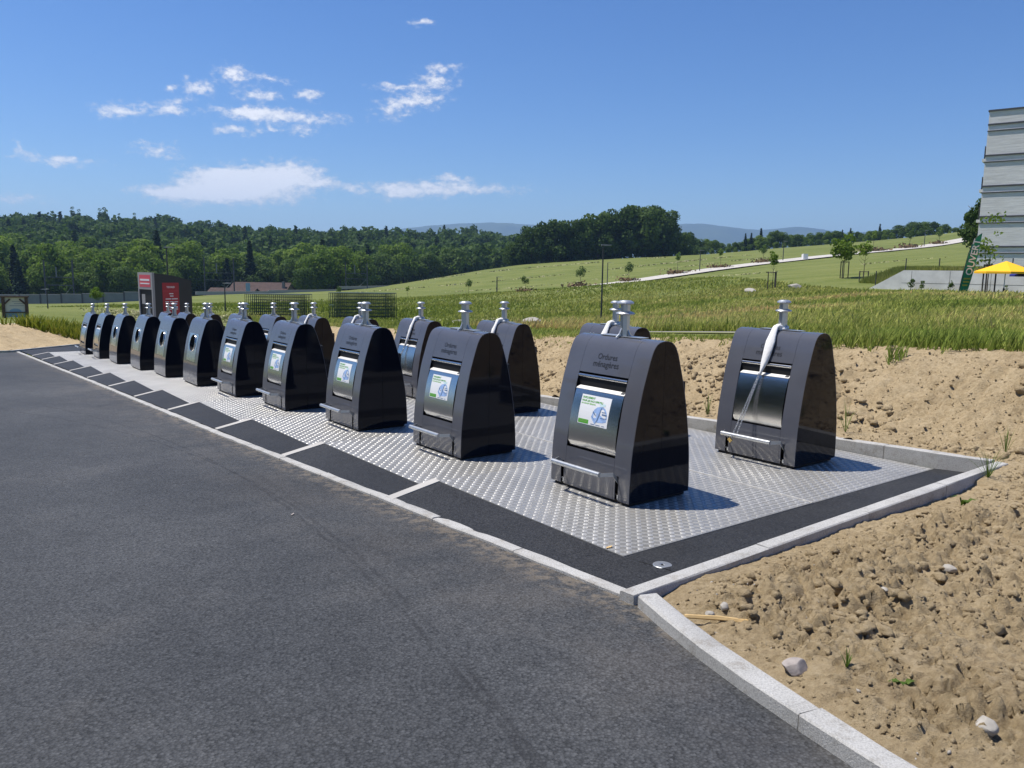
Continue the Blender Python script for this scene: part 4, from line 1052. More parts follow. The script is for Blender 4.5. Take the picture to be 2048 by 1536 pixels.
# young trees: slender stems, some with three stakes
ST_ = [trunk_mesh(2.0, .035, 500 + i, 4, .5) for i in range(2)]
SC = [crown_mesh(crown_arrays(510, 420, 1.2, 3.4, .75, 12, .085, .5)), crown_mesh(crown_arrays(511, 300, 1.4, 3.6, .5, 10, .08, .55)), crown_mesh(crown_arrays(512, 1100, 1.2, 3.9, 1.15, 18, .10, .45)), crown_mesh(crown_arrays(513, 230, 1.0, 5.0, .8, 14, .09, .42))]
def stakes(o, h, w, n=3, inv=1):
    for k in range(n):
        an = 2 * math.pi * k / n + .5; x, y = math.cos(an) * w, math.sin(an) * w
        mb = MB(); mb.tube([(x, y, -.2), (x, y, h)], .045, 6); mb.build('stake', MAT['stake'], o)
    for k in range(n):
        a0 = 2 * math.pi * k / n + .5; a1 = 2 * math.pi * (k + 1) / n + .5
        mb = MB(); mb.tube([(math.cos(a0) * w, math.sin(a0) * w, h - .06), (math.cos(a1) * w, math.sin(a1) * w, h - .06)], .03, 5); mb.build('rail', MAT['stake'], o)
for (x, y, v, s, stk, mt, lab) in [(1.5, 100, 0, 2.01, 0, 'leaf', 'small dark young tree alone in the grass left of the pale path'), (13.7, 162, 0, 4.44, 0, 'leaf', 'round young tree at the near end of the field path'), (24.4, 168, 0, 4.27, 0, 'leaf', 'round dark young tree beside the field path behind the tall lamp'), (36.1, 175, 1, 4.91, 0, 'leaf2', 'slim young tree by the field path in front of the copse end'), (47.1, 181, 1, 4.48, 0, 'leaf2', 'slim young tree by the field path below the first lamp of the line'), (58.9, 188, 0, 4.52, 0, 'leaf', 'fuller young tree beside the field path left of the white box'), (96.8, 215, 1, 5.75, 0, 'leaf2', 'thin sparse young tree by the field path below the dark conifer'), (113.0, 228, 0, 5.79, 0, 'leaf2', 'yellow-green young tree on the upper field path'), (127.7, 240, 0, 4.81, 0, 'leaf', 'dark young tree on the upper field path near the flag'), (22.9, 70, 1, 3.37, 1.55, 'leaf2', 'thin young tree with three stakes in the middle of the meadow'), (32.0, 77, 2, 4.43, 1.65, 'leaf2', 'dense oval young tree with three stakes above the meadow'), (32.2, 73, 1, 3.81, 1.0, 'leaf2', 'wispy young tree with low stakes beside the dense oval one'), (31.4, 52.5, 3, 5.44, 2.0, 'leaf2', 'tall sparse young tree with three stakes in front of the brick building'), (-14.7, 110, 1, 1.84, 0, 'leaf2', 'small young tree right of the fence panels'), (-7.9, 140, 0, 2.81, 0, 'leaf', 'dark young tree in the field above the second back-row bins'), (-33.1, 150, 0, 2.41, 0, 'leaf', 'small bushy tree rising behind the right fence stack'), (-38.0, 72, 2, 2.02, 0, 'leaf', 'dark rounded bush left of the clothing bank'), (-29.9, 46, 2, 0.86, 0, 'leaf2', 'leafy sapling at the left edge beside the information board')]:
    o = tree('young_tree', (x, y, gz(x, y)), ST_[v % 2], SC[v], MAT[mt], lab, 'young trees on the grassland', height=s)
    if stk: stakes(o, stk / o.scale[0], .42 / o.scale[0])
    if 'path' in lab:
        g = np.random.default_rng(int(x * 10)); n = 160; C = g.normal(0, 1, (n, 3)) * np.array([1.1, .7, .18]) + np.array([0, 0, .25]); V, F = quads(C, g.normal(size=(n, 3)), np.full(n, .16), 1, g)
        mm = me_new('undergrowth', V, F); ob('undergrowth', mm, MAT['rust'], o)

# ------------------------------------------------------------------ grass
def grass(name, label, n, sampler, hfun, cols, wpx=1.1):
    pts = sampler(n); x, y = pts[:, 0], pts[:, 1]; z = ground(x, y) - .02; d = np.hypot(x, y)
    m = len(x); h = hfun(x, y) * rng.uniform(.55, 1.25, m); an = rng.uniform(0, 6.283, m); lean = rng.uniform(.1, .9, m) * h; la = rng.normal(-.6, 1.4, m)
    wd = np.clip(.00075 * wpx * d, .004, .08) * rng.uniform(.6, 1.3, m)
    bx, by = np.cos(an) * wd, np.sin(an) * wd; tx, ty = np.cos(la) * lean, np.sin(la) * lean
    V = np.stack([np.stack([x - bx, y - by, z], 1), np.stack([x + bx, y + by, z], 1),
                  np.stack([x + tx * .45 + bx * .7, y + ty * .45 + by * .7, z + h * .62], 1), np.stack([x + tx * .45 - bx * .7, y + ty * .45 - by * .7, z + h * .62], 1),
                  np.stack([x + tx, y + ty, z + h], 1)], 1).reshape(-1, 3)
    i = np.arange(m) * 5
    F = np.concatenate([np.stack([i, i + 1, i + 2], 1), np.stack([i, i + 2, i + 3], 1), np.stack([i + 3, i + 2, i + 4], 1)])
    me = me_new(name, V, F); c = cols(x, y, m); a = me.attributes.new('col', 'FLOAT_COLOR', 'POINT')
    a.data.foreach_set('color', np.repeat(np.hstack([c, np.ones((m, 1))]), 5, 0).astype(np.float32).ravel())
    return tag(ob(name, me, MAT['grass']), label, 'grass', kind='stuff')
def samp(th0, th1, r0, r1, keep):
    def f(n):
        th = rng.uniform(math.radians(th0), math.radians(th1), n); r = np.exp(rng.uniform(math.log(r0), math.log(r1), n)); x, y = r * np.sin(th), r * np.cos(th); a, b = to_local(x, y)
        k = keep(x, y, a, b); return np.stack([x[k], y[k]], 1)
    return f
def lerp_cols(t, stops):
    ts = [s[0] for s in stops]; return np.stack([np.interp(t, ts, [s[1][k] for s in stops]) for k in range(3)], 1)
def meadow_cols(x, y, m):
    t = fbm(x * .16, y * .16, 4, 31) * 1.5 - .28 + rng.normal(0, .14, m)
    c = lerp_cols(t, [(0, (.18, .24, .045)), (.4, (.31, .34, .08)), (.7, (.47, .45, .15)), (.9, (.54, .43, .18)), (1, (.48, .33, .14))])
    return c * rng.uniform(.7, 1.25, (m, 1))
def green_cols(x, y, m):
    t = fbm(x * .4, y * .4, 3, 37) + rng.normal(0, .16, m)
    c = lerp_cols(t, [(0, (.14, .20, .036)), (.5, (.25, .31, .068)), (1, (.46, .44, .15))]); return c * rng.uniform(.7, 1.25, (m, 1))
def mid_cols(x, y, m):
    t = fbm(x * .1, y * .1, 4, 41) * 1.3 - .15 + rng.normal(0, .12, m)
    c = lerp_cols(t, [(0, (.14, .19, .032)), (.5, (.24, .28, .058)), (1, (.40, .38, .12))]); return c * rng.uniform(.75, 1.2, (m, 1))
in_path = lambda a, b: (b > 8.0) & (b < 10.6) & (a > -9.2 + .8 * fbm(b * 2, a, 2, 3)) & (a < -3.2)
grass('meadow', 'tall dry meadow grass, yellow green and rusty, behind the soil bank', 230000,
      samp(-4, 40, 15, 66, lambda x, y, a, b: (b > 10.6) & (x > (y - 30) * .03 - 3 + 5 * fbm(x * .3, y * .3, 3, 85)) & (y < 58 + 16 * (fbm(x * .15, y * .05, 3, 84) - .3)) & ~((x > 25.5) & (y > 60 - .6 * (x - 28)))), lambda x, y: .09 + .26 * fbm(x * .25, y * .25, 3, 51) ** 1.4 + .14 * (rng.uniform(0, 1, len(x)) < .06), meadow_cols)
grass('verge_grass', 'short bright green grass along the top of the soil bank', 120000,
      samp(-22, 42, 9, 34, lambda x, y, a, b: ((b > 5.95 + .9 * (fbm(a * 1.5, b * 0 + 3, 3, 61) - .5)) | (b > 5.3) & (fbm(a * 2.2, b * 2.2, 2, 63) > .66)) & ~in_path(a, b) & (b < 13) & (a > -17)), lambda x, y: (.05 + .17 * fbm(x * .5, y * .5, 3, 53) ** 1.5) * (1 + .9 * sstep((to_local(x, y)[0] + 4.5) / 3.5)), green_cols)
grass('field_grass', 'green grass in front of the field and fence panels', 150000,
      samp(-36, 30, 26, 150, lambda x, y, a, b: (b > 11) & ((x < 2 + 4 * (fbm(y * .2, x * .1, 3, 83) - .5)) | (y > 55 + 14 * (fbm(x * .15, y * .05, 3, 84) - .5))) & (rng.uniform(0, 1, len(x)) < np.clip((150 - y) / 70, 0, 1)) & ~((x > 26) & (y > 50))), lambda x, y: .16 + .3 * fbm(x * .12, y * .12, 3, 55) ** 2, mid_cols)
grass('weedy_patch', 'patch of tall yellow-green weeds by the information board', 26000,
      samp(-42, -23.5, 29, 41, lambda x, y, a, b: (a < -31.2 + .0 * b) & (y < 39.5) & (x < -13.5) & (fbm(x * .5, y * .5, 2, 71) > .2) & (y - 33.6 > -.28 * (x + 20))), lambda x, y: .42 + .3 * fbm(x * .4, y * .4, 3, 57), lambda x, y, m: lerp_cols(rng.uniform(0, 1, m), [(0, (.10, .16, .018)), (.6, (.25, .27, .03)), (1, (.36, .35, .07))]))

# hay swaths on the mown field
def swaths():
    V = []; C = []
    lines = [([(-28.9, 245), (-4.1, 238), (18.2, 236), (49.1, 250)], 0.5, 7), ([(-37.2, 180), (-21.8, 195), (-3.4, 200), (15.9, 205), (42.3, 215), (69.7, 235)], 0.6, 7), ([(-15.3, 165), (-2.9, 172), (14.0, 180), (39.6, 195), (71.9, 215)], 0.5, 5), ([(1.4, 95), (10.2, 105), (22.6, 118), (40.8, 125), (57.8, 130), (73.9, 135)], 0.45, 9), ([(0.2, 88), (7.2, 92), (13.4, 95)], 0.4, 6), ([(-27.3, 52), (-23.7, 50), (-16.1, 44)], 0.7, 240), ([(-0.7, 44), (-3.2, 40), (-5.8, 44)], 0.5, 60), ([(-48.1, 150), (-29.4, 120), (-17.9, 125)], 0.5, 5)]
    for pts, wdt, dn in lines:
        P = np.array(pts); seg = np.hypot(*np.diff(P, axis=0).T); T = np.concatenate([[0], np.cumsum(seg)]); n = int(T[-1] * dn)
        t = rng.uniform(0, T[-1], n); x = np.interp(t, T, P[:, 0]); y = np.interp(t, T, P[:, 1])
        gap = fbm(t * .22, t * 0 + P[0, 0], 3, 77); k = gap > .38; x, y, t = x[k], y[k], t[k]; n = len(x)
        x = x + rng.normal(0, wdt, n); y = y + rng.normal(0, wdt, n) + (fbm(t * .15, t * 0, 2, 5) - .5) * 2
        V.append(np.stack([x, y, ground(x, y) + rng.uniform(.02, .16 if dn < 50 else .5, n)], 1))
    C = np.vstack(V); nr = rng.normal(size=C.shape); nr[:, 2] = np.abs(nr[:, 2]) + .6; nr /= np.linalg.norm(nr, axis=1, keepdims=True)
    d = np.hypot(C[:, 0], C[:, 1]); Vq, F = quads(C, nr, np.clip(.0008 * d, .04, .2) * rng.uniform(.6, 1.4, len(C)), 1.6)
    m = me_new('cut_hay', Vq, F); tag(ob('cut_hay', m, MAT['hay']), 'pale rows of cut hay lying across the mown field', 'hay', kind='stuff')
swaths()

# ------------------------------------------------------------------ paths
def ribbon(name, pts, width, mat, dz=.05, n=80):
    P = np.array(pts, float); T = np.concatenate([[0], np.cumsum(np.hypot(*np.diff(P, axis=0).T))]); t = np.linspace(0, T[-1], n); x = np.interp(t, T, P[:, 0]); y = np.interp(t, T, P[:, 1])
    dx, dy = np.gradient(x), np.gradient(y); l = np.hypot(dx, dy); nx, ny = -dy / l, dx / l; V = []; m = 7
    for k in np.linspace(-.5, .5, m):
        X = x + nx * width * k; Y = y + ny * width * k; V.append(np.stack([X, Y, np.maximum(ground(X, Y), -99) + dz], 1))
    V = np.stack(V, 1).reshape(-1, 3); F = [(i * m + j, i * m + j + 1, (i + 1) * m + j + 1, (i + 1) * m + j) for i in range(n - 1) for j in range(m - 1)]
    return tag(ob(name, me_new(name, V, F, 180), mat), kind='structure')
ribbon('field_path', [(8.7, 148), (19.3, 163), (41.0, 175), (63.2, 187), (93.8, 210), (118.7, 231), (142.0, 250), (170.9, 270)], 8.5, MAT['path'], .22)
ribbon('footpath', [W(a, 9.6 + .0 * a, 0)[:2] for a in (-8.8, -7.5, -6, -4.8, -3.6)], .7, MAT['mortar'], .04)
ribbon('service_path', [(-13.5, 33.6), (-18, 35.6), (-23, 37.4), (-30, 39)], 1.6, MAT['path'], .06)

# ------------------------------------------------------------------ street lamps and posts
def lamp(x, y, h, label, arm=.55, ang=0, r=.05, z=None):
    o = empty('street_lamp', (x, y, gz(x, y) if z is None else z), ang)
    mb = MB(); mb.tube([(0, 0, -.4), (0, 0, h * .5), (0, 0, h)], [r * 1.2, r, r * .85], 10); mb.build('pole', MAT['darkmetal'], o, 60)
    mb = MB(); mb.box((-.02, 0, h + .02), (.16, .1, .08)); mb.build('bracket', MAT['darkmetal'], o)
    mb = MB(); mb.prism([(-.12, h + .05), (.1, h + .03), (arm, h + .05), (arm, h + .09), (.1, h + .11), (-.12, h + .10)], 'y', -.13, .13); mb.build('lamp_head', MAT['greypaint'], o)
    return tag(o, label, 'street lamp', 'street lamps')
for (x, y, h, lab, ang) in [(5.6, 50, 4.62, 'tall dark street lamp standing in the meadow behind the nearest bins', 0.0), (19.4, 164, 4.5, 'small distant lamp just right of the tall meadow lamp', 0), (41.2, 176, 4.6, 'lamp at the field path, second from the left', 0), (63.9, 189, 4.6, 'lamp at the field path left of the white utility box', 0), (119.7, 233, 4.6, 'farthest lamp at the top of the field path', 0), (-22.7, 52, 4.6, 'dark street lamp behind the clothing bank', 0.0), (-44.3, 75, 1.75, 'short thin lamp post left of the bins before the noise wall', 3.14), (-24.1, 66, 2.4, 'thin dark post in the grass left of the fence panels', 0), (-2.6, 125, 2.5, 'thin lamp post in the field left of the pale path', 0)]:
    lamp(x, y, h, lab, .5 if y < 80 else .9, ang, .05 if y < 80 else .09)

# ------------------------------------------------------------------ clothing bank
def clothing_bank():
    cx, cy = -13.63, 30.0
    z0 = gz(cx, cy) - .05; top = 1.28 - z0
    o = empty('clothing_bank', (cx, cy, z0), R(51))
    # local x: along the long side (towards camera right), local y: depth
    # the long side faces the camera; the slot side faces left-front
    Lx, Dy = 1.50, 1.10
    H = top; Hb = top - .28
    # long side panel polygon in (x,z)
    mb = MB(); mb.prism([(.02, 0), (Lx, 0), (Lx, Hb), (Lx * .55, H - .10), (.02, H)], 'y', 0, Dy); body = mb.build('body', MAT['charcoal'], o)
    # front frame on the x=0 side
    for nm, y0, y1, z_0, z_1, mt in (('frame_header', -.01, Dy + .01, H - .62 + .0, H + .02, 'greypaint'), ('frame_post', -.012, .06, .0, H - .62, 'greypaint'), ('frame_post', Dy - .06, Dy + .012, .0, H - .62, 'greypaint'), ('frame_base', .06, Dy - .06, 0, .72, 'greypaint')):
        mb = MB(); mb.box((-.03, (y0 + y1) / 2, (z_0 + z_1) / 2), (.09, y1 - y0, z_1 - z_0)); mb.build(nm, MAT[mt], o)
    mb = MB(); mb.box((-.078, Dy / 2, H - .30), (.006, Dy * .78, .46)); hs = mb.build('header_sign', MAT['redlight'], o)
    for zz, t in ((H - .26, .07), (H - .40, .045)):
        mb = MB(); mb.box((-.083, Dy / 2, zz), (.004, Dy * .66, t)); mb.build('sign_line', MAT['white'], hs)
    mb = MB(); mb.box((-.012, Dy / 2, (H - .62 + .86) / 2), (.04, Dy - .12, H - .62 - .86)); ap = mb.build('opening', MAT['black'], o)
    mb = MB(); mb.box((-.036, Dy * .72, H - 1.0), (.006, .26, .38)); mb.build('notice', MAT['greypaint'], ap)
    mb = MB(); mb.box((-.12, Dy / 2, .79), (.26, Dy + .02, .10)); mb.build('tray', MAT['galv'], o)
    mb = MB(); mb.box((-.078, Dy * .38, .38), (.006, .42, .62)); ls = mb.build('lower_sign', MAT['redlight'], o)
    mb = MB(); mb.box((-.083, Dy * .38, .40), (.004, .30, .30)); mb.build('sign_label', MAT['white'], ls)
    # red notice on the long side, in relief on the y=0 face
    sx, sw = .64, .66; zt = H - .36; zb = H - 1.78
    mb = MB(); mb.box((sx, -.006, (zt + zb) / 2), (sw, .006, zt - zb)); sg = mb.build('red_sign', MAT['red'], o)
    V, F = text_arrays('TEXAID', .16, .004); w = V[:, 0].max() - V[:, 0].min(); k = .33 / w
    ob('lettering', me_new('lettering', [(sx + v[0] * k, -.0105, zt - .20 + v[1] * k) for v in V], F), MAT['white'], sg)
    def line(x0, x1, z, t, mt='white'):
        mb = MB(); mb.box((sx - sw / 2 + (x0 + x1) / 2 * sw, -.0105, zt - z), ((x1 - x0) * sw, .003, t)); mb.build('print_line', MAT[mt], sg)
    line(.02, .98, .315, .012, 'redlight'); line(.02, .98, 1.32, .010, 'redlight')
    line(.40, .65, .42, .035); line(.44, .65, .51, .035)
    line(.17, .50, .62, .035); line(.54, .90, .62, .035)
    for x in (.14, .42, .69): line(x, x + .22, .73, .035)
    for zz in (.93, 1.02):
        for x in (.19, .38, .56, .74): line(x, x + .15, zz, .032)
    return tag(o, 'tall charcoal clothing collection bank with red sign behind the bins', 'clothing bank')
clothing_bank()

# ------------------------------------------------------------------ information board
def info_board():
    x, y = -28.45, 45.0; z = gz(x, y); o = empty('information_board', (x, y, z), R(20)); w, h = 1.15, 1.22
    for s in (-1, 1):
        mb = MB(); mb.box((s * w / 2, 0, h / 2 - .1), (.15, .15, h + .2)); mb.build('post', MAT['wood'], o)
        mb = MB(); mb.tube([(s * (w / 2 - .06), -.02, h - .38), (s * (w / 2 - .34), -.02, h - .10)], .05, 4); mb.build('brace', MAT['wood'], o)
    mb = MB(); mb.box((0, 0, h + .03), (w + .26, .24, .08)); mb.build('top_beam', MAT['wood'], o)
    mb = MB(); mb.box((0, -.03, .36), (w, .07, .06)); mb.build('rail', MAT['wood'], o)
    mb = MB(); mb.box((0, .03, h / 2 + .05), (w - .1, .03, h - .12)); bd = mb.build('board', MAT['cream'], o)
    mb = MB(); mb.box((0, .012, .20), (w - .12, .006, .26)); mb.build('board_picture', MAT['boardblue'], bd)
    mb = MB(); mb.prism([(.3 * math.cos(t), .40 + .18 * math.sin(t)) for t in np.linspace(0, math.pi, 12)], 'y', .008, .013); mb.build('board_picture', MAT['boardblue'], bd)
    for zz, x0, x1 in ((.98, -.15, .35), (.86, -.05, .42), (.74, -.28, .42)):
        mb = MB(); mb.box(((x0 + x1) / 2, .012, zz), (x1 - x0, .005, .045)); mb.build('print_line', MAT['greypaint'], bd)
    tag(o, 'brown timber information board with cream panel in the weeds at left', 'sign')
info_board()

# ------------------------------------------------------------------ fence panels stacked upright
def fence_stack(x, y, z, ang, w, h, n, lab):
    for k in range(n):
        o = empty('mesh_barrier', (x + .085 * k, y + .17 * k, z), ang + rng.normal(0, .012))
        if k == 0:
            fr = MB(); r = .035
            fr.tube([(0, 0, 0), (0, 0, h), (w, 0, h), (w, 0, 0)], r, 6); fr.tube([(0, 0, .12), (w, 0, .12)], .022, 6)
            FRM = fr.mesh('frame', 60)
            ms = MB()
            for zz in np.linspace(.12, h, 9): ms.box((w / 2, 0, zz), (w, .012, .013))
            for xx in np.linspace(0, w, 30): ms.box((xx, 0, h / 2), (.012, .012, h))
            MSM = ms.mesh('wire_mesh')
            cl = MB(); cl.box((.18, -.03, h * .58), (.34, .02, .04)); CLM = cl.mesh('clamp')
        ob('frame', FRM, MAT['fence'], o); ob('wire_mesh', MSM, MAT['fence'], o)
        if k == 0: ob('clamp', CLM, MAT['galv'], o)
        tag(o, (lab % 'frontmost') if k == 0 else lab % (ORD[k] + ' from the front'), 'mesh fence', 'stacked fence panels')
FP = [(-20.4, 60.0, R(4), 4.25, 1.92, 7, 'dark green mesh fence panel, %s of the left stack'), (-13.45, 57.6, R(5), 4.1, 2.08, 8, 'dark green mesh fence panel, %s of the right stack')]
for x, y, an, w, h, n, lab in FP: fence_stack(x, y, gz(x + w / 2, y) - .12, an, w, h, n, lab)

# ------------------------------------------------------------------ retaining wall, terrace, flag, parasols
def retaining_wall():
    x0, y0, x1, y1 = 28.0, 62.5, 41, 48
    o = empty('retaining_wall', (x0, y0, 0), math.atan2(y1 - y0, x1 - x0)); L = math.hypot(x1 - x0, y1 - y0)
    zb = -.1; zt = 2.01
    mb = MB(); mb.prism([(0, zb), (L, zb - .6), (L, zt), (2.6, zt), (0, zb + .62)], 'y', 0, .3); mb.build('wall_slab', MAT['wallc'], o)
    for k in range(5):
        xx = 3.2 + k * 2.7
        mb = MB(); mb.box((xx, -.002, (zt + zb) / 2), (.03, .012, zt - zb - .1)); mb.build('joint', MAT['mortar'], o)
    mb = MB(); mb.box((L / 2 + 1, -.002, (zt + zb) / 2 + .1), (L - 3, .012, .025)); mb.build('joint', MAT['mortar'], o)
    tag(o, 'pale concrete retaining wall with sloping end in the meadow at right', 'wall')
    # wire fence posts on top
    for k, t in enumerate((.9, 3.1, 5.5, 7.9, 10.3, 12.7)):
        xx = x0 + (x1 - x0) * t / L; yy = y0 + (y1 - y0) * t / L + .8
        zz = zt - .1 if t > 2.6 else zb + .62 + (zt - zb - .62) * t / 2.6 - .1
        mb = MB(); mb.tube([(0, 0, -.3), (0, 0, 1.0)], .04, 6)
        tag(mb.build('steel_stake', MAT['darkmetal'], loc=(xx, yy, zz)), 'thin dark steel stake above the retaining wall, %s from the left' % ORD[k].replace('nearest', 'first'), 'stake', 'thin stakes above the retaining wall')
    # rough grass on the terrace behind the wall
    V = [(x0 + .5, y0 + .1, zb + .55), (x0 + 2.2, y0 - 1.8, zt - .06), (x1 + .2, y1 + .2, zt - .06), (x1 + 9, y1 + 9, zt - .1), (x0 + 9, y0 + 4.5, min(zt - .1, gz(x0 + 9, y0 + 4.5) - .1)), (x0 + 3, y0 + 3.2, gz(x0 + 3, y0 + 3.2) - .12)]
    tag(ob('terrace', me_new('terrace', V, [(0, 1, 5), (1, 4, 5), (1, 2, 4), (2, 3, 4)]), MAT['field']), kind='structure')
    n = 22000; t = rng.uniform(0, 1, n); xx = x0 + .8 + 12 * t; yy = y0 + (y1 - y0) * (xx - x0) / (x1 - x0) + rng.uniform(.5, 4.5, n); zz = np.where(xx < x0 + 2.6, zb + .55 + (zt - zb - .6) * (xx - x0) / 2.6, zt - .08)
    h = rng.uniform(.12, .5, n); wd = rng.uniform(.02, .05, n); la = rng.uniform(0, 6.28, n)
    V = np.stack([np.stack([xx - wd, yy, zz], 1), np.stack([xx + wd, yy, zz], 1), np.stack([xx + np.cos(la) * h * .3, yy + np.sin(la) * h * .3, zz + h], 1)], 1).reshape(-1, 3)
    me = me_new('terrace_grass', V, np.arange(3 * n).reshape(n, 3)); c = meadow_cols(xx, yy, n) * np.array([1., 1., 1.]); a = me.attributes.new('col', 'FLOAT_COLOR', 'POINT'); a.data.foreach_set('color', np.repeat(np.hstack([c, np.ones((n, 1))]), 3, 0).astype(np.float32).ravel())
    tag(ob('terrace_grass', me, MAT['grass']), 'rough tall grass growing above the retaining wall', 'grass', kind='stuff')
retaining_wall()

def flag():
    base = (28.75, 51.2); z0 = gz(*base) - .2; o = empty('feather_flag', (*base, z0), R(-4))
    pole = [(0, 0, 0), (.18, 0, 1.4), (.42, 0, 2.8), (.62, 0, 3.5), (.86, 0, 3.9), (1.16, 0, 4.12)]
    mb = MB(); mb.tube(pole, [.025, .022, .02, .016, .012, .008], 6); mb.build('pole', MAT['darkmetal'], o, 180)
    px = [p[0] for p in pole]; pz = [p[2] for p in pole]
    V = []; F = []; n = 26
    for k in range(n):
        z = .15 + (4.10 - .15) * k / (n - 1); xl = np.interp(z, pz, px) + .015; xr = np.interp(z, [.15, .5, 2.8, 3.9, 4.12], [.36, .62, 1.04, 1.16, 1.175])
        for t in (0, .5, 1): x = xl + (xr - xl) * t; V.append((x, .03 * math.sin(z * 1.7 + t * 1.5), z))
    V += [(v[0], v[1] + .006, v[2]) for v in V]; m = 3 * n
    F = [(k * 3 + j, k * 3 + j + 1, k * 3 + j + 4, k * 3 + j + 3) for k in range(n - 1) for j in (0, 1)]; F += [tuple(m + i for i in f[::-1]) for f in F]
    cl = ob('flag_cloth', me_new('flag_cloth', V, F, 180), MAT['flag'], o)
    Vt, Ft = text_arrays('OUVERT', .62, .012); w = Vt[:, 0].max() - Vt[:, 0].min(); k = 2.32 / w; xs = Vt[:, 0] - Vt[:, 0].min()
    ax = Vector((.165, 0, 1)).normalized(); ay = Vector((-1, 0, .165)).normalized(); p0 = Vector((.70, 0, 1.42))
    VV = []
    for x, y in zip(xs, Vt[:, 1]):
        q = p0 + ax * (x * k) + ay * (y * k * .95); VV.append((q.x, .03 * math.sin(q.z * 1.7 + .8) - .055, q.z))
    ob('lettering', me_new('lettering', VV, Ft), MAT['white'], cl)
    for zz, x0_, x1_ in ((1.22, .26, .66), (1.02, .24, .62), (.80, .22, .52), (.42, .20, .40)):
        mb = MB(); mb.box(((x0_ + x1_) / 2, -.05, zz), (x1_ - x0_, .004, .10)); mb.build('print_line', MAT['flagtext'], cl)
    tag(o, 'green feather flag with white lettering leaning beside the retaining wall', 'flag')
flag()
def parasol(x, y, z, r, h, mat, label):
    o = empty('parasol', (x, y, z)); V = [(0, 0, h)]; n = 8
    for k in range(n): a = 2 * math.pi * (k + .5) / n; V.append((r * math.cos(a), r * math.sin(a), h - r * .38))
    for k in range(n): a = 2 * math.pi * (k + .5) / n; V.append((r * math.cos(a), r * math.sin(a), h - r * .38 - .13))
    F = [(0, 1 + k, 1 + (k + 1) % n) for k in range(n)] + [(1 + k, 9 + k, 9 + (k + 1) % n, 1 + (k + 1) % n) for k in range(n)]
    ob('canopy', me_new('canopy', V, F), mat, o)
    mb = MB(); mb.tube([(0, 0, -1.2), (0, 0, h - .05)], .03, 8); p = mb.build('pole', MAT['galv'], o, 60)
    mb = MB(); mb.lathe([(.03, .55), (.06, .6), (.06, .8), (.03, .9)], 8); mb.build('crank', MAT['black'], p, 60)
    for k in range(n):
        a = 2 * math.pi * (k + .5) / n; mb = MB(); mb.tube([(0, 0, h - .1), (r * .97 * math.cos(a), r * .97 * math.sin(a), h - r * .38 - .03)], .012, 4); mb.build('rib', MAT['darkmetal'], o)
    tag(o, label, 'parasol', 'parasols by the terrace')
parasol(30.7, 49.6, .05, 1.72, 2.54, MAT['yellow'], 'open bright yellow parasol at the right edge in front of the wall')
parasol(33.45, 50.6, .0, 1.6, 2.38, MAT['blue'], 'open dark blue parasol behind the yellow one at the edge')

# ------------------------------------------------------------------ brick building at the right edge
def building():
    # facade facing the camera; left corner near (47.5, 80)
    x0, y0 = 46.35, 80.0; ang = R(-38); Lx, Dp = 16.0, 12.0; zb = 1.0; zt = 17.6
    o = empty('brick_building', (x0, y0, 0), ang)
    m, nt, p = mat_new('pale brick'); noise, ramp, mix, m_, bump = node_lib(nt)
    tc = nt.nodes.new('ShaderNodeTexCoord'); mp = nt.nodes.new('ShaderNodeMapping'); mp.inputs['Rotation'].default_value = (R(90), 0, 0); nt.links.new(tc.outputs['Object'], mp.inputs['Vector'])
    br = nt.nodes.new('ShaderNodeTexBrick'); br.inputs['Scale'].default_value = 1; br.inputs['Brick Width'].default_value = .5; br.inputs['Row Height'].default_value = .075; br.inputs['Mortar Size'].default_value = .012
    br.inputs['Color1'].default_value = (.66, .655, .645, 1); br.inputs['Color2'].default_value = (.52, .515, .505, 1); br.inputs['Mortar'].default_value = (.58, .575, .57, 1); nt.links.new(mp.outputs[0], br.inputs['Vector'])
    c = mix(.35, br.outputs['Color'], ramp(noise(tc.outputs['Object'], .6, 6), [(.3, (.62, .615, .605)), (.7, (.76, .755, .74))])); m2 = nt.nodes.new('ShaderNodeMapping'); m2.inputs['Scale'].default_value = (.5, .5, 7); nt.links.new(tc.outputs['Object'], m2.inputs['Vector']); c = mix(.55, c, ramp(noise(m2.outputs[0], 1.0, 6, .7), [(.35, (.40, .395, .385)), (.65, (.78, .775, .76))])); nt.links.new(c, p.inputs['Base Color']); p.inputs['Roughness'].default_value = .9
    bump(br.outputs['Fac'], .6, .02, p)
    mb = MB(); mb.box((Lx / 2, Dp / 2, (zb + zt) / 2), (Lx, Dp, zt - zb)); mb.build('wall', m, o)
    for z in (4.55, 7.5, 10.45, 13.4, 16.35):
        for dz, t in ((0, .15), (-.62, .10)):
            if z > 16 and dz == 0: pass
            mb = MB(); mb.box((Lx / 2, -.02, z + dz), (Lx + .06, .12, t)); mb.build('band', MAT['band'], o)
    mb = MB(); mb.box((Lx / 2, Dp / 2, zt + .06), (Lx + .2, Dp + .2, .16)); mb.build('roof_edge', MAT['band'], o)
    for z in (7.1, 10.05, 13.0):
        mb = MB(); mb.box((-.12, 1.6, z), (.3, 3.0, .28)); bc = mb.build('balcony', MAT['wallc'], o)
        mb = MB(); mb.box((-.10, 1.6, z + .75), (.05, 3.0, 1.2)); mb.build('railing', MAT['band'], bc)
    tag(o, 'tall pale brick building with dark bands at the right edge', 'building')
building()
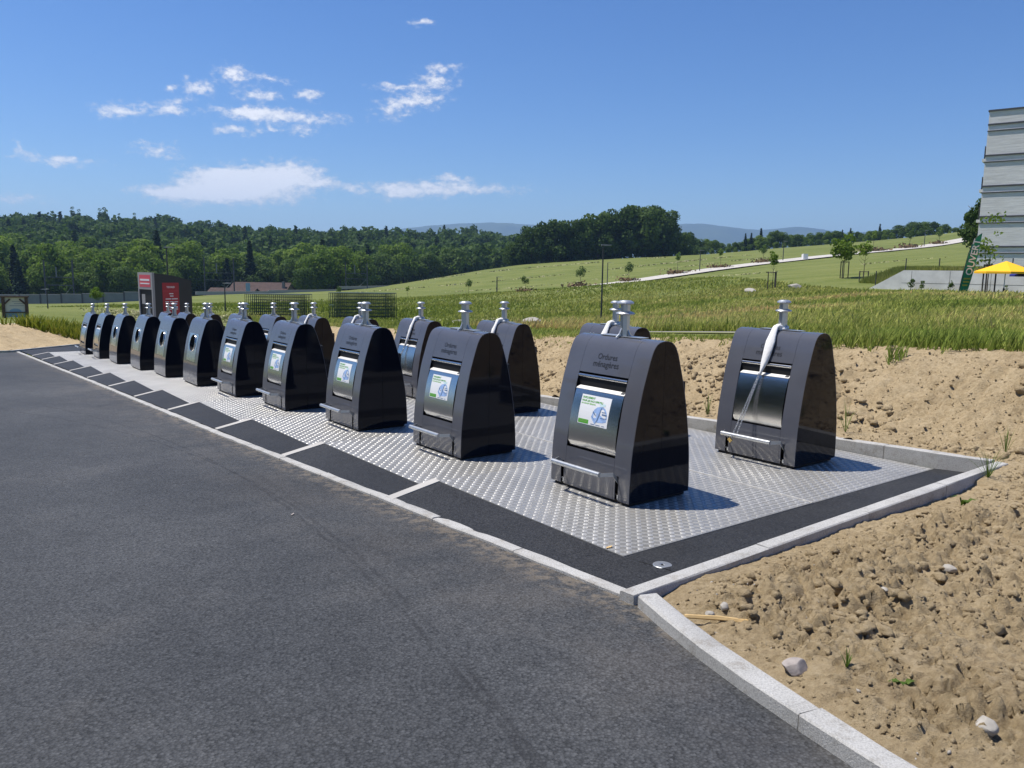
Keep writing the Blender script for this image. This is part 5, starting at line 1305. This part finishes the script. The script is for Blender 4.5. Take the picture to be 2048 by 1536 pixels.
def corner_tree():
    cm = crown_mesh(crown_arrays(700, 3000, .6, 8.0, 2.6, 26, .20, .42)); tm = trunk_mesh(6, .22, 701, 6, 2)
    x, y = 53.9, 92.0; tree('corner_tree', (x, y, 3.2), tm, cm, MAT['copse'], 'dark leafy tree growing beside the brick building', None)
corner_tree()

# ------------------------------------------------------------------ far left: noise wall, house, railway portals
def noise_wall():
    pts = [(-150, 183.5), (-120.5, 185), (-87.5, 185.5), (-77, 188)]
    o = empty('noise_wall', (-100, 185, 0)); k = 0
    P = np.array(pts); T = np.concatenate([[0], np.cumsum(np.hypot(*np.diff(P, axis=0).T))])
    n = int(T[-1] / 4.7)
    for i in range(n):
        a0, a1 = T[-1] * i / n, T[-1] * (i + 1) / n
        xa, ya = np.interp(a0, T, P[:, 0]), np.interp(a0, T, P[:, 1]); xb, yb = np.interp(a1, T, P[:, 0]), np.interp(a1, T, P[:, 1])
        z = gz((xa + xb) / 2, (ya + yb) / 2); an = math.atan2(yb - ya, xb - xa); L = math.hypot(xb - xa, yb - ya)
        mb = MB(); mb.box(((xa + xb) / 2 + 100, (ya + yb) / 2 - 185, z + .95), (L - .3, .16, 2.3), an); mb.build('panel', MAT['noisewall'], o)
        mb = MB(); mb.box((xa + 100, ya - 185, z + .95), (.36, .3, 2.4), an); mb.build('post', MAT['band'], o)
        mb = MB(); mb.box(((xa + xb) / 2 + 100, (ya + yb) / 2 - 185, z + 2.16), (L, .3, .1), an); mb.build('coping', MAT['greypaint'], o)
    tag(o, 'long grey panelled noise wall below the wooded hillside at left', 'wall')
    # low parapet that carries on to the right
    q = MB(); p = [(-76, 189), (-62, 200), (-48, 218), (-36, 240)]
    for (xa, ya), (xb, yb) in zip(p[:-1], p[1:]):
        z = gz((xa + xb) / 2, (ya + yb) / 2); q.box(((xa + xb) / 2, (ya + yb) / 2, z + .35), (math.hypot(xb - xa, yb - ya), .3, .8), math.atan2(yb - ya, xb - xa))
    tag(q.build('parapet', MAT['greypaint']), 'low pale parapet in front of the red-roofed house', 'parapet')
noise_wall()
def house(x, y, z, L, D, hw, hr, label, chim):
    o = empty('house', (x, y, z), R(-6))
    mb = MB(); mb.prism([(0, -2), (D, -2), (D, hw), (D / 2, hr), (0, hw)], 'x', 0, L); mb.build('wall', MAT['render'], o)
    for s in (0, 1):
        y0, y1 = (-.6, D / 2) if s == 0 else (D + .6, D / 2); mb = MB(); e = .18
        zlo = hw - .6 * (hr - hw) / (D / 2)
        mb.prism([(y0, zlo + .05), (y1, hr + .05), (y1, hr + .05 + e), (y0, zlo + .05 + e)], 'x', -.7, L + .5); rf = mb.build('roof', MAT['roof'], o)
    if chim:
        mb = MB(); mb.box((L * .94, D * .3, hr - .6), (.7, .7, 2.4)); mb.build('chimney', MAT['render'], rf)
    for yy in (D * .32, D * .62):
        mb = MB(); mb.box((-.03, yy, hw - .2), (.06, .5, .55)); mb.build('window', MAT['black'], o)
    tag(o, label, 'house', 'red-roofed houses by the wood')
house(-88.5, 226, -9.0, 13, 11, 1.4, 4.0, 'grey house with brown tiled roof, the lower one by the wood', False)
house(-84.5, 233, -9.2, 17, 12, 2.2, 5.8, 'grey house with long brown tiled roof and chimney behind the lower house', True)
house(-68, 238, -8.2, 11, 9, .6, 2.6, 'low brown tiled roof to the right of the long-roofed house', False)
def portal(x, y, w, h, label):
    o = empty('railway_portal', (x, y, gz(x, y) - .3))
    for s in (0, w):
        mb = MB(); mb.box((s, 0, h / 2), (.26, .26, h)); mb.build('mast', MAT['band'], o)
    for zz in (h * .62, h * .44):
        mb = MB(); mb.box((w / 2, 0, zz), (w, .16, .18)); mb.build('beam', MAT['band'], o)
    mb = MB(); mb.box((w * .42, 0, h * .62 + 1.2), (.22, .22, 2.4)); mb.build('hanger', MAT['noisewall'], o)
    mb = MB(); mb.tube([(w * .95, 0, h * .42), (w * .65, 0, h * .2)], .07, 5); mb.build('stay', MAT['noisewall'], o)
    tag(o, label, 'railway mast', 'railway portals')
portal(-112.5, 190, 6.8, 10.6, 'grey railway mast portal in front of the wood at far left')
portal(-78.0, 200, 7.4, 10.0, 'grey railway mast portal in front of the red-roofed house')
portal(-47.0, 222, 6.0, 8.2, 'grey railway mast portal at the field edge right of the house')
mb = MB(); mb.box((0, 0, 1.2), (1.1, .2, 2.4)); bs = mb.build('blue_sign', MAT['boardblue'], loc=(-68.8, 205, gz(-68.8, 205) + .6)); tag(bs, 'small pale blue sign board standing before the brown roof', 'sign')
mb = MB(); mb.prism([(0, 0), (1.2, 0), (1.2, 1.3), (0, 1.4)], 'x', 0, 1.1); mb.build('utility_box', MAT['white'], loc=(67.8, 186.5, gz(67.8, 186.5) + .1)); tag(bpy.data.objects['utility_box'], 'white utility box beside the pale field path', 'utility box')
def pylon():
    x, y, z = 137.0, 680.0, 10.0; o = empty('power_pylon', (x, y, z)); H = 42
    mb = MB()
    for sx in (-1, 1):
        for sy in (-1, 1): mb.tube([(sx * 3.2, sy * 3.2, 0), (sx * .7, sy * .7, H * .72), (0, 0, H)], .16, 4)
    for k in range(12):
        z0, z1 = H * .06 * k, H * .06 * (k + 1); w0 = 3.2 - 2.5 * z0 / (H * .72); w1 = 3.2 - 2.5 * z1 / (H * .72)
        mb.tube([(-w0, -w0, z0), (w1, -w1, z1)], .10, 3); mb.tube([(w0, -w0, z0), (-w1, -w1, z1)], .10, 3)
    mb.build('lattice', MAT['noisewall'], o)
    for zz, w in ((H * .72, 5.5), (H * .84, 4.2)):
        mb = MB(); mb.tube([(-w, 0, zz), (0, 0, zz + .8), (w, 0, zz)], .16, 4); mb.build('cross_arm', MAT['noisewall'], o)
    tag(o, 'thin lattice power pylon just right of the copse', 'pylon')
pylon()

# ------------------------------------------------------------------ mountains
def mountains():
    Y = 7000.0; prof = [(-8028, 189), (-4511, 240), (-2316, 280), (-2052, 309), (-1701, 314), (-1176, 322), (-913, 356), (-563, 387), (-300, 399), (-191, 409), (-82, 406), (93, 392), (312, 386), (662, 404), (1011, 422), (1360, 423), (1623, 422), (1842, 412), (2018, 385), (2150, 378), (2324, 393), (2432, 404), (2586, 402), (2762, 383), (2894, 367), (3112, 379), (3288, 369), (3813, 368), (4462, 360), (6872, 394)]
    xs = np.array([p[0] for p in prof]); hs = np.array([p[1] for p in prof]); X = np.linspace(-7200, 7200, 420)
    H = np.interp(X, xs, hs) + (fbm(X * .006, X * 0, 5, 91) - .5) * 22
    rows = []
    for t, yo in ((0, -1500), (.35, -1000), (.7, -500), (.92, -180), (1, 0), (.8, 400)):
        yy = Y + yo * (1 + .25 * (fbm(X * .0016, X * 0 + t * 3, 3, 93) - .5)); s = 1 if yo >= 0 else 1
        rows.append(np.stack([X, yy, -30 + (H + 30) * t * (1 if t in (0, 1) else 1) + (0 if t in (0, 1) else 1) * (fbm(X * .004, X * 0 + t * 9, 4, 95) - .5) * 60 * (t < 1)], 1))
    V = np.vstack(rows); n = len(X); F = np.array([(r * n + i, r * n + i + 1, (r + 1) * n + i + 1, (r + 1) * n + i) for r in range(len(rows) - 1) for i in range(n - 1)])
    tag(ob('mountains', me_new('mountains', V, F, 180), MAT['mountain']), kind='structure')
mountains()

# ------------------------------------------------------------------ stones, stick, weeds
def rock(name, a, b, r, mat, label, cat='stone', sq=(1, 1, .7), seed=0, dz=0, xy=None):
    import bmesh
    bm = bmesh.new(); bmesh.ops.create_icosphere(bm, subdivisions=4, radius=1); g = np.random.default_rng(seed)
    cuts = [(d / np.linalg.norm(d), g.uniform(.62, .9)) for d in g.normal(size=(11, 3))]
    for v in bm.verts:
        q = np.array(v.co[:]) * (1 + .12 * (fbm(np.array([v.co.x * 1.7 + seed]), np.array([v.co.y * 1.7 + v.co.z * 2.3]), 3, seed)[0] - .5))
        for d, c in cuts:
            e = q @ d - c
            if e > 0: q = q - d * e * .92
        v.co = (q[0] * sq[0] * r, q[1] * sq[1] * r, q[2] * sq[2] * r)
    m = bpy.data.meshes.new(name); bm.to_mesh(m); bm.free(); m.polygons.foreach_set('use_smooth', np.ones(len(m.polygons), dtype=bool)); m.set_sharp_from_angle(angle=R(28))
    if xy is None:
        x, y, z = soil_height(np.array([a]), np.array([b])); loc = (float(x[0]), float(y[0]), float(z[0]) + r * sq[2] * .4 + dz)
    else: loc = (xy[0], xy[1], gz(*xy) + r * sq[2] * .35 + dz)
    o = ob(name, m, mat, loc=loc, rotz=g.uniform(0, 6.28)); return tag(o, label, cat, 'loose stones')
rock('stone', 2.844, -1.77, 0.06, MAT['pinkstone'], 'angular pinkish grey stone lying on the soil near the kerb', sq=(1.1,.8,.75), seed=1)
rock('stone', 3.597, -1.734, 0.043, MAT['stone'], 'rounded white stone at the bottom right of the soil', sq=(1,.9,.8), seed=2)
rock('stone', 3.561, -1.755, 0.022, MAT['stone'], 'small flat stone touching the rounded white one', sq=(1.4,.6,.4), seed=3)
rock('stone', 2.666, 0.112, 0.04, MAT['stone'], 'grey brown rounded stone half buried in the soil at right', sq=(1.3,.9,.7), seed=4)
rock('stone', 2.248, -1.49, 0.028, MAT['stone'], 'small white pointed stone above the wooden stick', sq=(1,.9,.9), seed=5)
rock('stone', 2.218, -1.571, 0.026, MAT['stone'], 'small tan stone left of the white pointed one', sq=(1.1,.9,.7), seed=6)
rock('stone', 2.718, -0.764, 0.02, MAT['stone'], 'small cream stone in the middle of the soil', sq=(1.3,.8,.6), seed=7)
rock('boulder', 0, 0, 0.42, MAT['stone'], 'big pale boulder behind the third back-row bin', 'boulder', (1.3,.9,.62), 20, xy=(0.8, 30))
rock('boulder', 0, 0, 0.4, MAT['stone'], 'tan boulder on the grass behind the second front-row bin', 'boulder', (1.3,.9,.62), 21, xy=(-2.3, 34))
rock('boulder', 0, 0, 0.3, MAT['stone'], 'lower pale boulder left of the tan one', 'boulder', (1.3,.9,.62), 22, xy=(-2.7, 33))
rock('boulder', 0, 0, 0.22, MAT['stone'], 'smallest pale boulder of the group on the grass', 'boulder', (1.3,.9,.62), 23, xy=(-3.5, 34))
rock('boulder', 0, 0, 0.5, MAT['stone'], 'pale flat rock at the meadow edge left of the staked tree', 'boulder', (1.3,.9,.62), 24, xy=(19.7, 66))
rock('boulder', 0, 0, 0.6, MAT['stone'], 'pale flat rock right of the staked tree', 'boulder', (1.3,.9,.62), 25, xy=(24.2, 68))
mb = MB(); mb.tube([(-.17, 0, 0), (0, .004, .004), (.17, -.003, 0)], [.011, .013, .012], 5)
x_, y_, z_ = soil_height(np.array([2.296]), np.array([-1.594])); st_ = mb.build('wooden_stick', MAT['palewood'], loc=(float(x_[0]), float(y_[0]), float(z_[0]) + .02), rotz=R(-10)); tag(st_, 'pale splintered wooden stick lying on the soil', 'stick')

def weed(a, b, n, h, spread, mat, label, kind='blade', seed=1, xy=None):
    g = np.random.default_rng(seed); V = []; F = []
    for k in range(n):
        an = g.uniform(0, 6.28); hh = h * g.uniform(.5, 1.1); s = spread * g.uniform(.2, 1); w = .0018 + .0016 * g.uniform() if kind == 'blade' else .016
        c, sn = math.cos(an), math.sin(an); i = len(V)
        V += [(-sn * w, c * w, 0), (sn * w, -c * w, 0), (c * s * .5 + sn * w, sn * s * .5 - c * w, hh * .65), (c * s * .5 - sn * w, sn * s * .5 + c * w, hh * .65), (c * s, sn * s, hh if kind == 'blade' else hh * .55)]
        F += [(i, i + 1, i + 2, i + 3), (i + 3, i + 2, i + 4)]
    m = me_new('weed', V, F); at = m.attributes.new('tint', 'FLOAT', 'POINT'); at.data.foreach_set('value', g.uniform(0, 1, len(V)).astype(np.float32))
    x, y, z = soil_height(np.array([a]), np.array([b]))
    o = ob('weed', m, mat, loc=(float(x[0]), float(y[0]), float(z[0]) - .01)); tag(o, label, 'weed', 'weeds on the bare soil')
weed(-1.88, 3.56, 26, 0.34, 0.1, MAT['weed'], 'upright green weed on the soil bank between the two nearest bins', 'blade', 1417)
weed(-0.0, 3.65, 18, 0.36, 0.22, MAT['weed'], 'thin straggly weed behind the rear kerb right of the bin', 'blade', 1690)
weed(1.85, 2.76, 26, 0.3, 0.26, MAT['weed'], 'spiky grass tuft beside the rear corner of the kerb', 'blade', 1975)
weed(2.03, 1.83, 8, 0.12, 0.14, MAT['weed'], 'low broad-leaved weed on the soil at right', 'leaf', 1925)
weed(3.22, -1.59, 5, 0.06, 0.07, MAT['weed'], 'tiny broad-leaved weed in the soil near the bottom', 'leaf', 1800)
weed(2.99, -1.61, 14, 0.09, 0.05, MAT['weed'], 'tiny dark grass tuft in a hollow of the soil', 'blade', 1690)
weed(1.6, 3.79, 14, 0.28, 0.16, MAT['weed'], 'dry thin weed near the right edge behind the kerb', 'blade', 2010)

# bits of litter on the pad and the road
def scrap(name, a, b, z, d, mat, label, cat, rot=.5):
    g = MB(); g.add([(-d, -d * .35, .003), (d * .2, -d * .5, .006), (d, .0, .010), (d * .3, d * .45, .005), (-d * .6, d * .3, .002)], [(0, 1, 2, 3, 4)]); g.add([(-d, -d * .35, .0005), (d * .2, -d * .5, .001), (d, .0, .002), (d * .3, d * .45, .001), (-d * .6, d * .3, .0005)], [(4, 3, 2, 1, 0)])
    x, y, _ = W(a, b, 0); tag(g.build(name, mat, loc=(x, y, z), rotz=rot), label, cat)
scrap('dead_leaf', 1.043, -1.134, BZ(0, -1.1) + .007, .028, MAT['palewood'], 'small yellow leaf lying on the tread plate near its corner', 'leaf')
scrap('paper_scrap', -1.153, -2.449, -0.3357, .02, MAT['pinkstone'], 'tiny pale pink scrap lying on the road', 'scrap', 1.2)
for k_, (x_, y_, h_) in enumerate(((29.9, 59.6, 1.0), (30.4, 59.0, .9), (31.7, 57.6, 1.0), (34.1, 54.9, .8))):
    cm_ = crown_mesh(crown_arrays(800 + k_, 160, .05, 1.6, .32, 8, .07, .6)); tm_ = trunk_mesh(1.1, .02, 810 + k_, 3, .3)
    tree('shrub', (x_, y_, gz(x_, y_) - .1), tm_, cm_, MAT['leaf'], 'scrawny shrub at the foot of the concrete wall, %s from its left end' % ORD[k_].replace('nearest', 'first'), 'shrubs along the wall', cat='shrub', height=h_)
# loose clods and gravel lying on the soil: far too many to count
def gravel():
    import bmesh
    bm = bmesh.new(); bmesh.ops.create_icosphere(bm, subdivisions=1, radius=1); V0 = np.array([v.co[:] for v in bm.verts]); F0 = np.array([[v.index for v in f.verts] for f in bm.faces]); bm.free()
    V0 = np.array([(1, 0, 0), (-1, 0, 0), (0, 1, 0), (0, -1, 0), (0, 0, 1), (0, 0, -1)], float); F0 = np.array([(0, 2, 4), (2, 1, 4), (1, 3, 4), (3, 0, 4), (2, 0, 5), (1, 2, 5), (3, 1, 5), (0, 3, 5)])
    def scatter(name, n, a0, a1, b0, b1, r0, r1, mat, lab, pw=2.5):
        a = rng.uniform(a0, a1, n); b = rng.uniform(b0, b1, n)
        k = (b > kerb_b(a) + .2) | (a < 1.7); k &= (a > 1.9) | (b > 3.4); a, b = a[k], b[k]; n = len(a)
        x, y, z = soil_height(a, b); r = r0 + (r1 - r0) * rng.uniform(0, 1, n) ** pw
        J = 1 + rng.normal(0, .30, (n, 6, 1)); sq = rng.uniform(.5, 1.2, (n, 1, 3)); P = V0[None] * J * sq * r[:, None, None]
        an = rng.uniform(0, 6.283, (n, 1)); tl = rng.uniform(-.8, .8, (n, 1)); c, s_ = np.cos(an), np.sin(an); ct, st = np.cos(tl), np.sin(tl)
        X = P[..., 0] * ct + P[..., 2] * st; Zz = -P[..., 0] * st + P[..., 2] * ct; Yy = P[..., 1]
        P = np.stack([X * c - Yy * s_, X * s_ + Yy * c, Zz], -1)
        V = (P + np.stack([x, y, z + r * .15], 1)[:, None]).reshape(-1, 3); F = (F0[None] + (np.arange(n) * 6)[:, None, None]).reshape(-1, 3)
        tag(ob(name, me_new(name, V, F), mat), lab, 'soil crumbs', kind='stuff')
    # coarse broken lumps gathered in patches
    bm = bmesh.new(); bmesh.ops.create_icosphere(bm, subdivisions=2, radius=1); U = np.array([v.co[:] for v in bm.verts]); UF = np.array([[v.index for v in f.verts] for f in bm.faces]); bm.free()
    def lumps(name, n, a0, a1, b0, b1, r0, r1, lab, th, pw=2.2):
        a = rng.uniform(a0, a1, n); b = rng.uniform(b0, b1, n); hp = np.exp(-((a - 2.5) / .7) ** 2 - ((b + .6) / .9) ** 2)
        k = (fbm(a * 1.6, b * 1.6, 3, 121) + .28 * hp > th) & ((b > kerb_b(a) + .25) | (a < 1.7)) & ((a > 1.95) | (b > 3.45)); a, b, hp = a[k], b[k], hp[k]; n = len(a)
        x, y, z = soil_height(a, b); r = r0 + (r1 - r0) * rng.uniform(0, 1, n) ** pw * (1 + .5 * hp)
        sd = rng.uniform(0, 50, (n, 1)); k1 = fbm(U[None, :, 0] * 1.4 + sd, U[None, :, 1] * 1.4 + U[None, :, 2] * 1.9 - sd, 3, 131, .65); k2 = fbm(U[None, :, 2] * 3.1 + sd * 2, U[None, :, 0] * 3.1 + sd, 2, 137)
        P = U[None] * (.12 + 1.0 * k1 + .95 * k2)[..., None] * rng.uniform(.7, 1.25, (n, 1, 3)) * np.array([1, 1, .75]) * r[:, None, None]
        V = (P + np.stack([x, y, z + r * .18], 1)[:, None]).reshape(-1, 3); F = (UF[None] + (np.arange(n) * len(U))[:, None, None]).reshape(-1, 3)
        tag(ob(name, me_new(name, V, F), MAT['soil']), lab, 'soil lumps', kind='stuff')
    lumps('soil_lumps', 6500, 1.95, 6.5, -2.4, 4.5, .005, .030, 'coarse broken lumps of earth in patches on the bare soil', .55, 3.0)
    lumps('bank_lumps', 5000, -14, 3.5, 3.5, 5.6, .010, .055, 'coarse broken lumps of earth on the soil bank', .53)
    scatter('soil_clods', 28000, 1.9, 6.2, -2.4, 5.2, .003, .018, MAT['soil'], 'loose brown crumbs of earth strewn over the bare soil', 5)
    scatter('pebbles', 900, 1.9, 7, -2.4, 5.5, .003, .011, MAT['stone'], 'small pale pebbles strewn over the bare soil', 3)
    scatter('bank_clods', 16000, -14, 1.9, 3.4, 5.7, .005, .024, MAT['soil'], 'loose clods of earth on the long soil bank', 4)
gravel()

# trees across the road on the left, out of the picture: their dark crowns show in the steel of the hatches
for k, (x, y, s) in enumerate([(-19, -7, .75), (-21.5, -2.5, .85), (-22.5, 2.2, .8), (-23.5, 6.8, .7), (-17, -12, .8)]):
    tree('roadside_tree', (x, y, plane(x, y) - .3), CT[k % 3], CC[k % 4], MAT['copse'], 'big broadleaf tree across the road, %s from the camera, outside the frame' % ORD[k], 'trees across the road', s)
# ------------------------------------------------------------------ air
def haze():
    m = bpy.data.materials.new('haze'); m.use_nodes = True; nt = m.node_tree; nt.nodes.clear(); out = nt.nodes.new('ShaderNodeOutputMaterial'); v = nt.nodes.new('ShaderNodeVolumePrincipled')
    v.inputs['Color'].default_value = (.42, .66, 1.0, 1); v.inputs['Density'].default_value = 1.5e-4; v.inputs['Anisotropy'].default_value = .25
    nt.links.new(v.outputs[0], out.inputs['Volume'])
    mb = MB(); mb.box((0, 4450, 208), (18600, 9200, 520)); o = mb.build('haze', m); tag(o, 'thin blue haze between the camera and the mountains', 'haze', kind='stuff'); o.display_type = 'WIRE'
haze()
